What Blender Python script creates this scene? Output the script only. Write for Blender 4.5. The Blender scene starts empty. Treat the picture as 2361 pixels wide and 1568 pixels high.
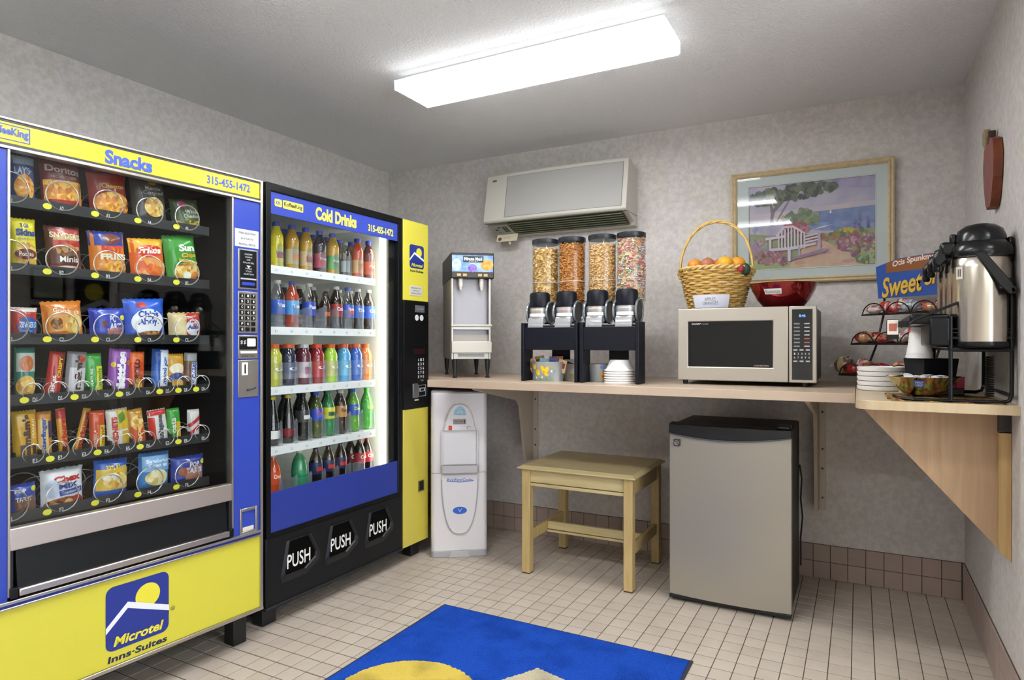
import bpy, bmesh, math, random
from mathutils import Vector, Matrix
rnd = random.Random(7)
scene = bpy.context.scene
COL = scene.collection

# ------------------------------------------------------------------ camera, world, exposure
FPX, CX, HY, EYE = 1491.0, 1180.5, 792.0, 1.21          # focal length / horizon in photo pixels (2361 x 1568), eye height
YAW = math.atan((1980 - CX) / FPX)
CS, SN = math.cos(YAW), math.sin(YAW)
cam_data = bpy.data.cameras.new('camera')
cam_data.sensor_width = 36.0
cam_data.lens = 36.0 * FPX / 2361
cam_data.shift_y = (HY - 784) / 2361
cam_data.clip_start = 0.05
cam = bpy.data.objects.new('camera', cam_data)
COL.objects.link(cam)
cam.location = (0, 0, EYE)
cam.rotation_euler = (math.pi / 2, 0, YAW)
scene.camera = cam
world = bpy.data.worlds.new('world'); scene.world = world
world.use_nodes = True
world.node_tree.nodes['Background'].inputs[0].default_value = (0.9, 0.95, 1, 1)
world.node_tree.nodes['Background'].inputs[1].default_value = 2.5
scene.view_settings.view_transform = 'Standard'
scene.view_settings.look = 'None'
scene.view_settings.gamma = 1.0
scene.view_settings.use_curve_mapping = False
scene.view_settings.exposure = 1.22
scene.cycles.use_denoising = True
scene.cycles.max_bounces = 7
scene.cycles.diffuse_bounces = 4
scene.cycles.glossy_bounces = 3
scene.cycles.transmission_bounces = 3
scene.cycles.transparent_max_bounces = 14
scene.cycles.caustics_reflective = False
scene.cycles.caustics_refractive = False
scene.cycles.use_adaptive_sampling = True
scene.cycles.adaptive_threshold = 0.1
scene.cycles.sample_clamp_indirect = 6.0
SIDE_POWER = 3.2
FIX_POWER = 16.0          # emission of the ceiling fixtures' lenses

# ------------------------------------------------------------------ pixel -> place
def ray(px, py):
    u = (px - CX) / FPX; v = (HY - py) / FPX
    return (-SN + u * CS, CS + u * SN, v)
def onz(px, py, z):
    d = ray(px, py); t = (z - EYE) / d[2]; return Vector((d[0] * t, d[1] * t, z))
def ony(px, py, y):
    d = ray(px, py); t = y / d[1]; return Vector((d[0] * t, y, EYE + d[2] * t))
def onx(px, py, x):
    d = ray(px, py); t = x / d[0]; return Vector((x, d[1] * t, EYE + d[2] * t))

# ------------------------------------------------------------------ materials
MATS = {}
def srgb(c):
    if isinstance(c, str):
        c = c.lstrip('#'); c = tuple(int(c[i:i + 2], 16) / 255 for i in (0, 2, 4))
    return tuple((x / 12.92 if x <= 0.04045 else ((x + 0.055) / 1.055) ** 2.4) for x in c)
def new_mat(name):
    m = bpy.data.materials.new(name); m.use_nodes = True
    nt = m.node_tree
    return m, nt, nt.nodes['Principled BSDF'], nt.nodes['Material Output']
def N(nt, kind, **kw):
    n = nt.nodes.new(kind)
    for k, v in kw.items():
        if k.startswith('i_'): n.inputs[k[2:].replace('_', ' ')].default_value = v
        else: setattr(n, k, v)
    return n
def pm(col, rough=0.5, metal=0.0, coat=0.0, spec=0.5, bump=0.0, bscale=80.0, emit=0.0, mott=None, mscale=8.0, trans=0.0, sub=0.0, bdist=0.004, key=None):
    """plain principled material; mott = second colour mixed in by noise, bump = noise relief"""
    k = (col if isinstance(col, str) else tuple(col), rough, metal, coat, spec, bump, bscale, emit, mott, mscale, trans, bdist, key)
    if k in MATS: return MATS[k]
    m, nt, b, out = new_mat('m%d' % len(MATS))
    c = srgb(col) + (1,)
    b.inputs['Base Color'].default_value = c
    b.inputs['Roughness'].default_value = rough
    b.inputs['Metallic'].default_value = metal
    b.inputs['Coat Weight'].default_value = coat
    b.inputs['Coat Roughness'].default_value = 0.08
    b.inputs['Specular IOR Level'].default_value = spec
    b.inputs['Transmission Weight'].default_value = trans
    if emit:
        b.inputs['Emission Color'].default_value = c
        b.inputs['Emission Strength'].default_value = emit
    if mott or bump:
        tc = N(nt, 'ShaderNodeTexCoord')
    if mott:
        nz = N(nt, 'ShaderNodeTexNoise', i_Scale=mscale, i_Detail=4.0)
        nt.links.new(tc.outputs['Object'], nz.inputs['Vector'])
        rp = N(nt, 'ShaderNodeValToRGB')
        rp.color_ramp.elements[0].position = 0.38; rp.color_ramp.elements[1].position = 0.62
        rp.color_ramp.elements[0].color = c; rp.color_ramp.elements[1].color = srgb(mott) + (1,)
        nt.links.new(nz.outputs['Fac'], rp.inputs['Fac'])
        nt.links.new(rp.outputs['Color'], b.inputs['Base Color'])
    if bump:
        nz = N(nt, 'ShaderNodeTexNoise', i_Scale=bscale, i_Detail=3.0)
        nt.links.new(tc.outputs['Object'], nz.inputs['Vector'])
        bp = N(nt, 'ShaderNodeBump', i_Strength=bump, i_Distance=bdist)
        nt.links.new(nz.outputs['Fac'], bp.inputs['Height'])
        nt.links.new(bp.outputs['Normal'], b.inputs['Normal'])
    MATS[k] = m
    return m
def clear_mat(name, tint=(1, 1, 1), refl=1.0, rough=0.02, haze=None, hz=0.0):
    """thin clear sheet: transparent with fresnel reflection, optional milky haze"""
    if name in MATS: return MATS[name]
    m, nt, b, out = new_mat(name)
    tr = N(nt, 'ShaderNodeBsdfTransparent'); tr.inputs[0].default_value = tuple(tint) + (1,)
    gl = N(nt, 'ShaderNodeBsdfGlossy'); gl.inputs['Roughness'].default_value = rough
    lw = N(nt, 'ShaderNodeLayerWeight'); lw.inputs['Blend'].default_value = 0.5     # same reflectance from both sides of the sheet
    pw = N(nt, 'ShaderNodeMath', operation='POWER'); pw.inputs[1].default_value = 5.0
    fr = N(nt, 'ShaderNodeMath', operation='MULTIPLY_ADD'); fr.inputs[1].default_value = 0.96; fr.inputs[2].default_value = 0.04
    nt.links.new(lw.outputs['Facing'], pw.inputs[0]); nt.links.new(pw.outputs[0], fr.inputs[0])
    mu = N(nt, 'ShaderNodeMath', operation='MULTIPLY'); mu.inputs[1].default_value = refl; mu.use_clamp = True
    mx = N(nt, 'ShaderNodeMixShader')
    nt.links.new(fr.outputs[0], mu.inputs[0]); nt.links.new(mu.outputs[0], mx.inputs[0])
    src = tr
    if hz:
        df = N(nt, 'ShaderNodeBsdfDiffuse'); df.inputs[0].default_value = tuple(haze) + (1,)
        m2 = N(nt, 'ShaderNodeMixShader'); m2.inputs[0].default_value = hz
        nt.links.new(tr.outputs[0], m2.inputs[1]); nt.links.new(df.outputs[0], m2.inputs[2]); src = m2
    nt.links.new(src.outputs[0], mx.inputs[1]); nt.links.new(gl.outputs[0], mx.inputs[2])
    nt.links.new(mx.outputs[0], out.inputs['Surface'])
    MATS[name] = m
    return m
def brushed(name, col, rough=0.28, axis=2, amt=0.12, scale=1.0, metal=1.0):
    if name in MATS: return MATS[name]
    m, nt, b, out = new_mat(name)
    b.inputs['Base Color'].default_value = srgb(col) + (1,)
    b.inputs['Metallic'].default_value = metal
    tc = N(nt, 'ShaderNodeTexCoord'); mp = N(nt, 'ShaderNodeMapping')
    sc = [400 * scale] * 3; sc[axis] = 4 * scale
    mp.inputs['Scale'].default_value = sc
    nz = N(nt, 'ShaderNodeTexNoise', i_Scale=1.0, i_Detail=2.0)
    mr = N(nt, 'ShaderNodeMapRange'); mr.inputs['To Min'].default_value = rough - amt; mr.inputs['To Max'].default_value = rough + amt
    nt.links.new(tc.outputs['Object'], mp.inputs[0]); nt.links.new(mp.outputs[0], nz.inputs['Vector'])
    nt.links.new(nz.outputs['Fac'], mr.inputs['Value']); nt.links.new(mr.outputs[0], b.inputs['Roughness'])
    MATS[name] = m
    return m
def wood(name, c1, c2, scale=(6, 60, 6), rough=0.45, bump=0.05):
    if name in MATS: return MATS[name]
    m, nt, b, out = new_mat(name)
    tc = N(nt, 'ShaderNodeTexCoord'); mp = N(nt, 'ShaderNodeMapping'); mp.inputs['Scale'].default_value = scale
    nz = N(nt, 'ShaderNodeTexNoise', i_Scale=1.0, i_Detail=6.0, i_Distortion=0.6)
    rp = N(nt, 'ShaderNodeValToRGB')
    rp.color_ramp.elements[0].position = 0.3; rp.color_ramp.elements[1].position = 0.7
    rp.color_ramp.elements[0].color = srgb(c1) + (1,); rp.color_ramp.elements[1].color = srgb(c2) + (1,)
    nt.links.new(tc.outputs['Object'], mp.inputs[0]); nt.links.new(mp.outputs[0], nz.inputs['Vector'])
    nt.links.new(nz.outputs['Fac'], rp.inputs['Fac']); nt.links.new(rp.outputs['Color'], b.inputs['Base Color'])
    b.inputs['Roughness'].default_value = rough
    bp = N(nt, 'ShaderNodeBump', i_Strength=bump, i_Distance=0.001)
    nt.links.new(nz.outputs['Fac'], bp.inputs['Height']); nt.links.new(bp.outputs['Normal'], b.inputs['Normal'])
    MATS[name] = m
    return m
def speckle(name, cols, scale=60, rough=0.5, coat=0.0):
    """several flat colours in small cells (crumbs, chips, printed food pictures, patterned cloth)"""
    if name in MATS: return MATS[name]
    m, nt, b, out = new_mat(name)
    tc = N(nt, 'ShaderNodeTexCoord')
    vo = N(nt, 'ShaderNodeTexVoronoi', i_Scale=scale)
    rp = N(nt, 'ShaderNodeValToRGB'); cr = rp.color_ramp; cr.interpolation = 'CONSTANT'
    while len(cr.elements) < len(cols): cr.elements.new(0.5)
    for i, c in enumerate(cols):
        cr.elements[i].position = i / len(cols); cr.elements[i].color = srgb(c) + (1,)
    sp = N(nt, 'ShaderNodeSeparateColor')
    nt.links.new(tc.outputs['Object'], vo.inputs['Vector'])
    nt.links.new(vo.outputs['Color'], sp.inputs[0]); nt.links.new(sp.outputs[0], rp.inputs['Fac'])
    nt.links.new(rp.outputs['Color'], b.inputs['Base Color'])
    b.inputs['Roughness'].default_value = rough; b.inputs['Coat Weight'].default_value = coat
    MATS[name] = m
    return m
def emis(name, col, strength):
    if name in MATS: return MATS[name]
    m, nt, b, out = new_mat(name)
    b.inputs['Base Color'].default_value = srgb(col) + (1,)
    b.inputs['Emission Color'].default_value = srgb(col) + (1,)
    b.inputs['Emission Strength'].default_value = strength
    MATS[name] = m
    return m

# ------------------------------------------------------------------ mesh building
class MB:
    def __init__(s): s.v = []; s.f = []; s.mi = []; s.cur = 0
    def add(s, vs, fs):
        o = len(s.v); s.v += [tuple(p) for p in vs]
        for f in fs: s.f.append(tuple(i + o for i in f)); s.mi.append(s.cur)
        return s
    def box(s, x0, x1, y0, y1, z0, z1):
        return s.add([(x, y, z) for x in (x0, x1) for y in (y0, y1) for z in (z0, z1)],
                     [(0, 1, 3, 2), (4, 6, 7, 5), (0, 4, 5, 1), (2, 3, 7, 6), (0, 2, 6, 4), (1, 5, 7, 3)])
    def frame(s, x0, x1, z0, z1, wl, wr, wb, wt, y0, y1):
        """rectangular ring in the x-z plane"""
        s.box(x0, x0 + wl, y0, y1, z0, z1); s.box(x1 - wr, x1, y0, y1, z0, z1)
        s.box(x0 + wl, x1 - wr, y0, y1, z0, z0 + wb); s.box(x0 + wl, x1 - wr, y0, y1, z1 - wt, z1)
        return s
    def ring(s, x0, x1, z0, z1, wl, wr, wb, wt, y0, y1):
        """rectangular ring in one piece"""
        o = [(x0, z0), (x1, z0), (x1, z1), (x0, z1)]; i = [(x0 + wl, z0 + wb), (x1 - wr, z0 + wb), (x1 - wr, z1 - wt), (x0 + wl, z1 - wt)]
        vs = [(x, y, z) for y in (y0, y1) for x, z in o + i]; fs = []
        for k in range(4):
            n = (k + 1) % 4
            fs += [(k, n, 4 + n, 4 + k), (8 + k, 12 + k, 12 + n, 8 + n), (k, 8 + k, 8 + n, n), (4 + k, 4 + n, 12 + n, 12 + k)]
        return s.add(vs, fs)
    def prism(s, poly, a0, a1, axis='y'):
        """polygon extruded along an axis; poly is (x,z) for y, (x,y) for z, (y,z) for x"""
        n = len(poly)
        mk = {'y': lambda p, a: (p[0], a, p[1]), 'z': lambda p, a: (p[0], p[1], a), 'x': lambda p, a: (a, p[0], p[1])}[axis]
        vs = [mk(p, a0) for p in poly] + [mk(p, a1) for p in poly]
        fs = [tuple(range(n)), tuple(range(2 * n - 1, n - 1, -1))] + [(i, i + n, (i + 1) % n + n, (i + 1) % n) for i in range(n)]
        return s.add(vs, fs)
    def lathe(s, prof, seg=24, c=(0, 0, 0), sx=1.0, sy=1.0, cap0=True, cap1=True):
        vs = []; fs = []
        n = len(prof)
        for r, z in prof:
            for k in range(seg):
                a = 2 * math.pi * k / seg
                vs.append((c[0] + r * sx * math.cos(a), c[1] + r * sy * math.sin(a), c[2] + z))
        for i in range(n - 1):
            for k in range(seg):
                k2 = (k + 1) % seg
                fs.append((i * seg + k, i * seg + k2, (i + 1) * seg + k2, (i + 1) * seg + k))
        if cap0: fs.append(tuple(range(seg - 1, -1, -1)))
        if cap1: fs.append(tuple((n - 1) * seg + k for k in range(seg)))
        return s.add(vs, fs)
    def cyl(s, p0, p1, r, seg=12, r1=None):
        return s.tube([p0, p1], r, seg, r1=r1)
    def tube(s, pts, r, seg=8, closed=False, r1=None):
        pts = [Vector(p) for p in pts]; n = len(pts)
        vs = []; fs = []; prev = None
        for i, p in enumerate(pts):
            if closed: t = pts[(i + 1) % n] - pts[i - 1]
            else: t = pts[min(i + 1, n - 1)] - pts[max(i - 1, 0)]
            t = t.normalized() if t.length > 1e-9 else Vector((0, 0, 1))
            if prev is None:
                a = Vector((0, 0, 1)) if abs(t.z) < 0.9 else Vector((1, 0, 0))
            else: a = prev
            a = (a - t * a.dot(t)).normalized(); b = t.cross(a); prev = a
            rr = r if r1 is None else r + (r1 - r) * i / max(n - 1, 1)
            for k in range(seg):
                an = 2 * math.pi * k / seg
                vs.append(p + a * rr * math.cos(an) + b * rr * math.sin(an))
        for i in range(n if closed else n - 1):
            j = (i + 1) % n
            for k in range(seg):
                k2 = (k + 1) % seg
                fs.append((i * seg + k, i * seg + k2, j * seg + k2, j * seg + k))
        if not closed:
            fs.append(tuple(range(seg - 1, -1, -1))); fs.append(tuple((n - 1) * seg + k for k in range(seg)))
        return s.add(vs, fs)
    def ball(s, c, rx, ry=None, rz=None, seg=12, rings=8):
        ry = ry or rx; rz = rz or rx
        vs = [(c[0], c[1], c[2] - rz)]; fs = []
        for i in range(1, rings):
            a = math.pi * i / rings
            for k in range(seg):
                b = 2 * math.pi * k / seg
                vs.append((c[0] + rx * math.sin(a) * math.cos(b), c[1] + ry * math.sin(a) * math.sin(b), c[2] - rz * math.cos(a)))
        vs.append((c[0], c[1], c[2] + rz)); L = len(vs) - 1
        for k in range(seg):
            k2 = (k + 1) % seg
            fs.append((0, 1 + k2, 1 + k)); fs.append((L, L - seg + k, L - seg + k2))
            for i in range(rings - 2):
                fs.append((1 + i * seg + k, 1 + i * seg + k2, 1 + (i + 1) * seg + k2, 1 + (i + 1) * seg + k))
        return s.add(vs, fs)
    def torus(s, c, R, r, M=None, seg=14, sides=6):
        vs = []; fs = []
        for i in range(seg):
            a = 2 * math.pi * i / seg
            for k in range(sides):
                b = 2 * math.pi * k / sides
                p = Vector(((R + r * math.cos(b)) * math.cos(a), (R + r * math.cos(b)) * math.sin(a), r * math.sin(b)))
                vs.append((M @ p if M else p) + Vector(c))
        for i in range(seg):
            for k in range(sides):
                fs.append((i * sides + k, ((i + 1) % seg) * sides + k, ((i + 1) % seg) * sides + (k + 1) % sides, i * sides + (k + 1) % sides))
        return s.add(vs, fs)
    def build(s, name, mats, parent=None, smooth=True, bev=0.0, seg=2, ang=38, loc=None):
        me = bpy.data.meshes.new(name)
        me.from_pydata(s.v, [], s.f)
        if not isinstance(mats, (list, tuple)): mats = [mats]
        for m in mats: me.materials.append(m)
        if len(mats) > 1: me.polygons.foreach_set('material_index', s.mi)
        bm = bmesh.new(); bm.from_mesh(me); bmesh.ops.recalc_face_normals(bm, faces=bm.faces); bm.to_mesh(me); bm.free()
        if smooth:
            me.polygons.foreach_set('use_smooth', [True] * len(me.polygons))
            me.set_sharp_from_angle(angle=math.radians(ang))
        me.update()
        o = bpy.data.objects.new(name, me); COL.objects.link(o)
        if parent: o.parent = parent
        if loc: o.location = loc
        if bev:
            md = o.modifiers.new('bevel', 'BEVEL'); md.width = bev; md.segments = seg; md.limit_method = 'ANGLE'; md.angle_limit = math.radians(40)
            md.harden_normals = False
        return o
def flat_mesh(name, vs, fs, mats, parent=None, mi=None):
    """an unclosed printed sheet, faces kept as given"""
    me = bpy.data.meshes.new(name); me.from_pydata([tuple(v) for v in vs], [], fs)
    if not isinstance(mats, (list, tuple)): mats = [mats]
    for m in mats: me.materials.append(m)
    if mi: me.polygons.foreach_set('material_index', mi)
    me.polygons.foreach_set('use_smooth', [True] * len(me.polygons))
    me.update()
    o = bpy.data.objects.new(name, me); COL.objects.link(o)
    if parent: o.parent = parent
    return o
def tag(o, label=None, cat=None, group=None, kind=None):
    if label: o['label'] = label
    if cat: o['category'] = cat
    if group: o['group'] = group
    if kind: o['kind'] = kind
    return o
def thing(name, label, cat, loc=(0, 0, 0), rotz=0.0, group=None, rx=0.0, ry=0.0):
    o = bpy.data.objects.new(name, None); COL.objects.link(o)
    o.empty_display_size = 0.05
    o.location = loc; o.rotation_euler = (rx, ry, rotz)
    return tag(o, label, cat, group)
def struct(o): o['kind'] = 'structure'; return o
def copy_tree(o, parent=None):
    c = o.copy(); COL.objects.link(c); c.parent = parent
    for ch in o.children: copy_tree(ch, c)
    return c

# ------------------------------------------------------------------ flat print: lettering and patches laid on a surface
TXT = {}
def txt2d(body, bold=0.0, shear=0.0, space=1.0):
    k = (body, bold, shear, space)
    if k in TXT: return TXT[k]
    cu = bpy.data.curves.new('t', 'FONT'); cu.body = body; cu.size = 1.0; cu.resolution_u = 3
    cu.offset = bold; cu.shear = shear; cu.space_character = space; cu.align_x = 'CENTER'; cu.space_line = 0.85
    ob = bpy.data.objects.new('t', cu); COL.objects.link(ob)
    me = bpy.data.meshes.new_from_object(ob)
    vs = [(v.co.x, v.co.y) for v in me.vertices]; fs = [tuple(p.vertices) for p in me.polygons]
    bpy.data.objects.remove(ob); bpy.data.curves.remove(cu); bpy.data.meshes.remove(me)
    x0 = min(v[0] for v in vs); x1 = max(v[0] for v in vs); y0 = min(v[1] for v in vs); y1 = max(v[1] for v in vs)
    vs = [((x - (x0 + x1) / 2) / (x1 - x0), (y - (y0 + y1) / 2) / (y1 - y0)) for x, y in vs]
    TXT[k] = (vs, fs)
    return TXT[k]
def lettering(body, cu, cv, w, h, fn, mat, parent, bold=0.0, shear=0.0, rot=0.0, name='lettering', arc=0.0):
    """text centred at (cu,cv) of size w x h on the surface fn(u,v)->xyz"""
    vs, fs = txt2d(body, bold, shear)
    cr, sr = math.cos(rot), math.sin(rot)
    pts = []
    for x, y in vs:
        a, b = x * w, y * h - arc * (x * 2) ** 2
        pts.append(fn(cu + a * cr - b * sr, cv + a * sr + b * cr))
    return flat_mesh(name, pts, fs, mat, parent)
def ellipse(cu, cv, ru, rv, fn, mat, parent, name='printed_patch', rings=4, seg=28, rot=0.0):
    vs = [fn(cu, cv)]; fs = []
    cr, sr = math.cos(rot), math.sin(rot)
    for i in range(1, rings + 1):
        for k in range(seg):
            a = 2 * math.pi * k / seg
            x, y = ru * i / rings * math.cos(a), rv * i / rings * math.sin(a)
            vs.append(fn(cu + x * cr - y * sr, cv + x * sr + y * cr))
    for k in range(seg):
        k2 = (k + 1) % seg
        fs.append((0, 1 + k, 1 + k2))
        for i in range(rings - 1):
            fs.append((1 + i * seg + k, 1 + (i + 1) * seg + k, 1 + (i + 1) * seg + k2, 1 + i * seg + k2))
    return flat_mesh(name, vs, fs, mat, parent)
def patch(u0, u1, v0, v1, fn, mat, parent, name='printed_patch', nu=8, nv=8, rot=0.0):
    cu, cv = (u0 + u1) / 2, (v0 + v1) / 2; cr, sr = math.cos(rot), math.sin(rot)
    vs = []
    for j in range(nv + 1):
        for i in range(nu + 1):
            x = (u1 - u0) * (i / nu - 0.5); y = (v1 - v0) * (j / nv - 0.5)
            vs.append(fn(cu + x * cr - y * sr, cv + x * sr + y * cr))
    fs = [(j * (nu + 1) + i, j * (nu + 1) + i + 1, (j + 1) * (nu + 1) + i + 1, (j + 1) * (nu + 1) + i) for j in range(nv) for i in range(nu)]
    return flat_mesh(name, vs, fs, mat, parent)
def poly(pts, fn, mat, parent, name='printed_patch'):
    return flat_mesh(name, [fn(*p) for p in pts], [tuple(range(len(pts)))], mat, parent)
def rrect(x0, x1, z0, z1, r, n=5):
    pts = []
    for cx, cz, a0 in ((x1 - r, z0 + r, -90), (x1 - r, z1 - r, 0), (x0 + r, z1 - r, 90), (x0 + r, z0 + r, 180)):
        for i in range(n + 1):
            a = math.radians(a0 + 90 * i / n); pts.append((cx + r * math.cos(a), cz + r * math.sin(a)))
    return pts
def xz(y):                       # a flat front face in a thing's own axes
    return lambda u, v: (u, y, v)
# ------------------------------------------------------------------ the room
XL, XR, YB, CEIL = -2.99, 0.44, 3.695, 2.438
X_FAR, Y_NEAR, Y_END = 2.6, -2.2, 2.426        # lobby side beyond the partition, room behind the camera
COUNTER_Z = 1.017

def wallpaper():
    m, nt, b, out = new_mat('wallpaper')
    tc = N(nt, 'ShaderNodeTexCoord')
    n1 = N(nt, 'ShaderNodeTexNoise', i_Scale=38.0, i_Detail=6.0, i_Roughness=0.68)
    n2 = N(nt, 'ShaderNodeTexNoise', i_Scale=7.0, i_Detail=3.0)
    n3 = N(nt, 'ShaderNodeTexNoise', i_Scale=140.0, i_Detail=3.0)
    for n in (n1, n2, n3): nt.links.new(tc.outputs['Object'], n.inputs['Vector'])
    r1 = N(nt, 'ShaderNodeValToRGB')
    r1.color_ramp.elements[0].position = 0.40; r1.color_ramp.elements[1].position = 0.62
    r1.color_ramp.elements[0].color = srgb('#beb8b4') + (1,); r1.color_ramp.elements[1].color = srgb('#dcd7d3') + (1,)
    r2 = N(nt, 'ShaderNodeValToRGB')
    r2.color_ramp.elements[0].position = 0.35; r2.color_ramp.elements[1].position = 0.65
    r2.color_ramp.elements[0].color = srgb('#d0cdc3') + (1,); r2.color_ramp.elements[1].color = srgb('#d4cbcc') + (1,)
    mx = N(nt, 'ShaderNodeMix', data_type='RGBA'); mx.inputs[0].default_value = 0.45
    nt.links.new(n1.outputs['Fac'], r1.inputs['Fac']); nt.links.new(n2.outputs['Fac'], r2.inputs['Fac'])
    nt.links.new(r1.outputs[0], mx.inputs[6]); nt.links.new(r2.outputs[0], mx.inputs[7])
    nt.links.new(mx.outputs[2], b.inputs['Base Color'])
    bp = N(nt, 'ShaderNodeBump', i_Strength=0.25, i_Distance=0.002)
    nt.links.new(n3.outputs['Fac'], bp.inputs['Height']); nt.links.new(bp.outputs[0], b.inputs['Normal'])
    b.inputs['Roughness'].default_value = 0.6
    return m
def popcorn():
    m, nt, b, out = new_mat('ceiling_texture')
    tc = N(nt, 'ShaderNodeTexCoord')
    n1 = N(nt, 'ShaderNodeTexNoise', i_Scale=95.0, i_Detail=4.0, i_Roughness=0.65)
    nt.links.new(tc.outputs['Object'], n1.inputs['Vector'])
    r1 = N(nt, 'ShaderNodeValToRGB'); r1.color_ramp.elements[0].position = 0.42; r1.color_ramp.elements[1].position = 0.68
    nt.links.new(n1.outputs['Fac'], r1.inputs['Fac'])
    bp = N(nt, 'ShaderNodeBump', i_Strength=0.6, i_Distance=0.006)
    nt.links.new(r1.outputs[0], bp.inputs['Height']); nt.links.new(bp.outputs[0], b.inputs['Normal'])
    b.inputs['Base Color'].default_value = srgb('#f5f6f6') + (1,); b.inputs['Roughness'].default_value = 0.85
    return m
def tile_mat(name, c1, c2, c3, rough=0.42):
    m, nt, b, out = new_mat(name)
    oi = N(nt, 'ShaderNodeObjectInfo'); tc = N(nt, 'ShaderNodeTexCoord'); ge = N(nt, 'ShaderNodeNewGeometry')
    n1 = N(nt, 'ShaderNodeTexNoise', i_Scale=9.0, i_Detail=3.0); nt.links.new(ge.outputs['Position'], n1.inputs['Vector'])
    n2 = N(nt, 'ShaderNodeTexNoise', i_Scale=420.0, i_Detail=2.0); nt.links.new(ge.outputs['Position'], n2.inputs['Vector'])
    m1 = N(nt, 'ShaderNodeMix', data_type='RGBA'); m1.inputs[6].default_value = srgb(c1) + (1,); m1.inputs[7].default_value = srgb(c2) + (1,)
    nt.links.new(oi.outputs['Random'], m1.inputs[0])
    mr = N(nt, 'ShaderNodeMapRange'); mr.inputs[1].default_value = 0.4; mr.inputs[2].default_value = 0.9
    nt.links.new(n1.outputs['Fac'], mr.inputs[0])
    m2 = N(nt, 'ShaderNodeMix', data_type='RGBA'); m2.inputs[7].default_value = srgb(c3) + (1,)
    nt.links.new(mr.outputs[0], m2.inputs[0]); nt.links.new(m1.outputs[2], m2.inputs[6])
    m3 = N(nt, 'ShaderNodeMix', data_type='RGBA', blend_type='MULTIPLY'); m3.inputs[0].default_value = 0.35
    r3 = N(nt, 'ShaderNodeValToRGB'); r3.color_ramp.elements[0].position = 0.3; r3.color_ramp.elements[0].color = (0.55, 0.52, 0.5, 1)
    r3.color_ramp.elements[1].position = 0.6
    nt.links.new(n2.outputs['Fac'], r3.inputs['Fac'])
    nt.links.new(m2.outputs[2], m3.inputs[6]); nt.links.new(r3.outputs[0], m3.inputs[7])
    nt.links.new(m3.outputs[2], b.inputs['Base Color'])
    b.inputs['Roughness'].default_value = rough
    return m
M_WALL, M_CEIL = wallpaper(), popcorn()
M_TILE = tile_mat('floor_tile', '#b8ab9d', '#c1b4a6', '#c8bdb0')
M_BASE = tile_mat('base_tile', '#a39086', '#ad9a8f', '#b09d93', 0.35)
M_GROUT = pm('#54483d', 0.9, bump=0.3, bscale=200)

# floor: grout bed with separate tiles
TX, TY, GX0, GY0 = 0.077, 0.082, -0.024, 2.725
floor = struct(MB().box(XL - .1, X_FAR + .1, Y_NEAR - .1, YB + .1, -0.12, -0.002).build('floor', M_GROUT, smooth=False))
def project(x, y, z=0.0):
    dep = -SN * x + CS * y
    if dep < 0.2: return None
    return (CX + (CS * x + SN * y) / dep * FPX, HY - (z - EYE) / dep * FPX, dep)
def tile_mesh(name, w, h, t, g=0.0032, b=0.0007, g2=None):
    a, c = w / 2 - g / 2, h / 2 - (g2 or g) / 2
    vs = [(-a, -c, -t), (a, -c, -t), (a, c, -t), (-a, c, -t), (-a, -c, -b), (a, -c, -b), (a, c, -b), (-a, c, -b),
          (-a + b, -c + b, 0), (a - b, -c + b, 0), (a - b, c - b, 0), (-a + b, c - b, 0)]
    fs = [(0, 1, 5, 4), (1, 2, 6, 5), (2, 3, 7, 6), (3, 0, 4, 7), (4, 5, 9, 8), (5, 6, 10, 9), (6, 7, 11, 10), (7, 4, 8, 11), (8, 9, 10, 11)]
    me = bpy.data.meshes.new(name); me.from_pydata(vs, [], fs); me.update()
    return me
tme = tile_mesh('tile', TX, TY, 0.006, 0.0034, 0.0006, 0.0050); tme.materials.append(M_TILE)
spots = []
for i in range(-40, 36):
    for j in range(-62, 13):
        x, y = GX0 + (i + .5) * TX, GY0 + (j + .5) * TY
        if not (XL < x < X_FAR and Y_NEAR < y < YB): continue
        p = project(x, y)
        covered = (-1.66 < x < -0.58 and y < 2.45) or x < -2.16 or (-0.76 < x < -0.27 and 3.06 < y < 3.5) or x > XR
        near = p and -30 < p[0] < 2391 and p[1] < 1590 and not covered
        spots.append((p[2] if near else 99 + rnd.random(), x, y))
spots.sort()
for d, x, y in spots[:300]:
    o = bpy.data.objects.new('tile', tme); COL.objects.link(o); o.parent = floor; o.location = (x, y, rnd.uniform(-.0004, .0004))
fb = MB()
tv = [tuple(v.co) for v in tme.vertices]; tf = [tuple(p.vertices) for p in tme.polygons]
for d, x, y in spots[300:]:
    fb.add([(a + x, b + y, c) for a, b, c in tv], tf)
o = fb.build('tile_field', M_TILE, floor, smooth=False); o['kind'] = 'stuff'

# walls and ceiling
T = 0.12
wall_back = struct(MB().box(XL - T, X_FAR + T, YB, YB + T, 0, CEIL).build('wall_back', M_WALL, smooth=False))
wall_left = struct(MB().box(XL - T, XL, Y_NEAR, YB, 0, CEIL).build('wall_left', M_WALL, smooth=False))
wall_right = struct(MB().box(XR, XR + T, Y_END, YB, 0, CEIL).build('wall_right', M_WALL, smooth=False))
WY0, WY1, WZ0, WZ1 = -1.9, 1.9, 0.25, 2.25          # unseen lobby window, added to bring in daylight fill
b = MB().box(X_FAR, X_FAR + T, WY1, YB, 0, CEIL).box(X_FAR, X_FAR + T, Y_NEAR, WY0, 0, CEIL).box(X_FAR, X_FAR + T, WY0, WY1, 0, WZ0).box(X_FAR, X_FAR + T, WY0, WY1, WZ1, CEIL)
wall_far = struct(b.build('wall_far', pm('#dcd8d0', .7), smooth=False))
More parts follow.
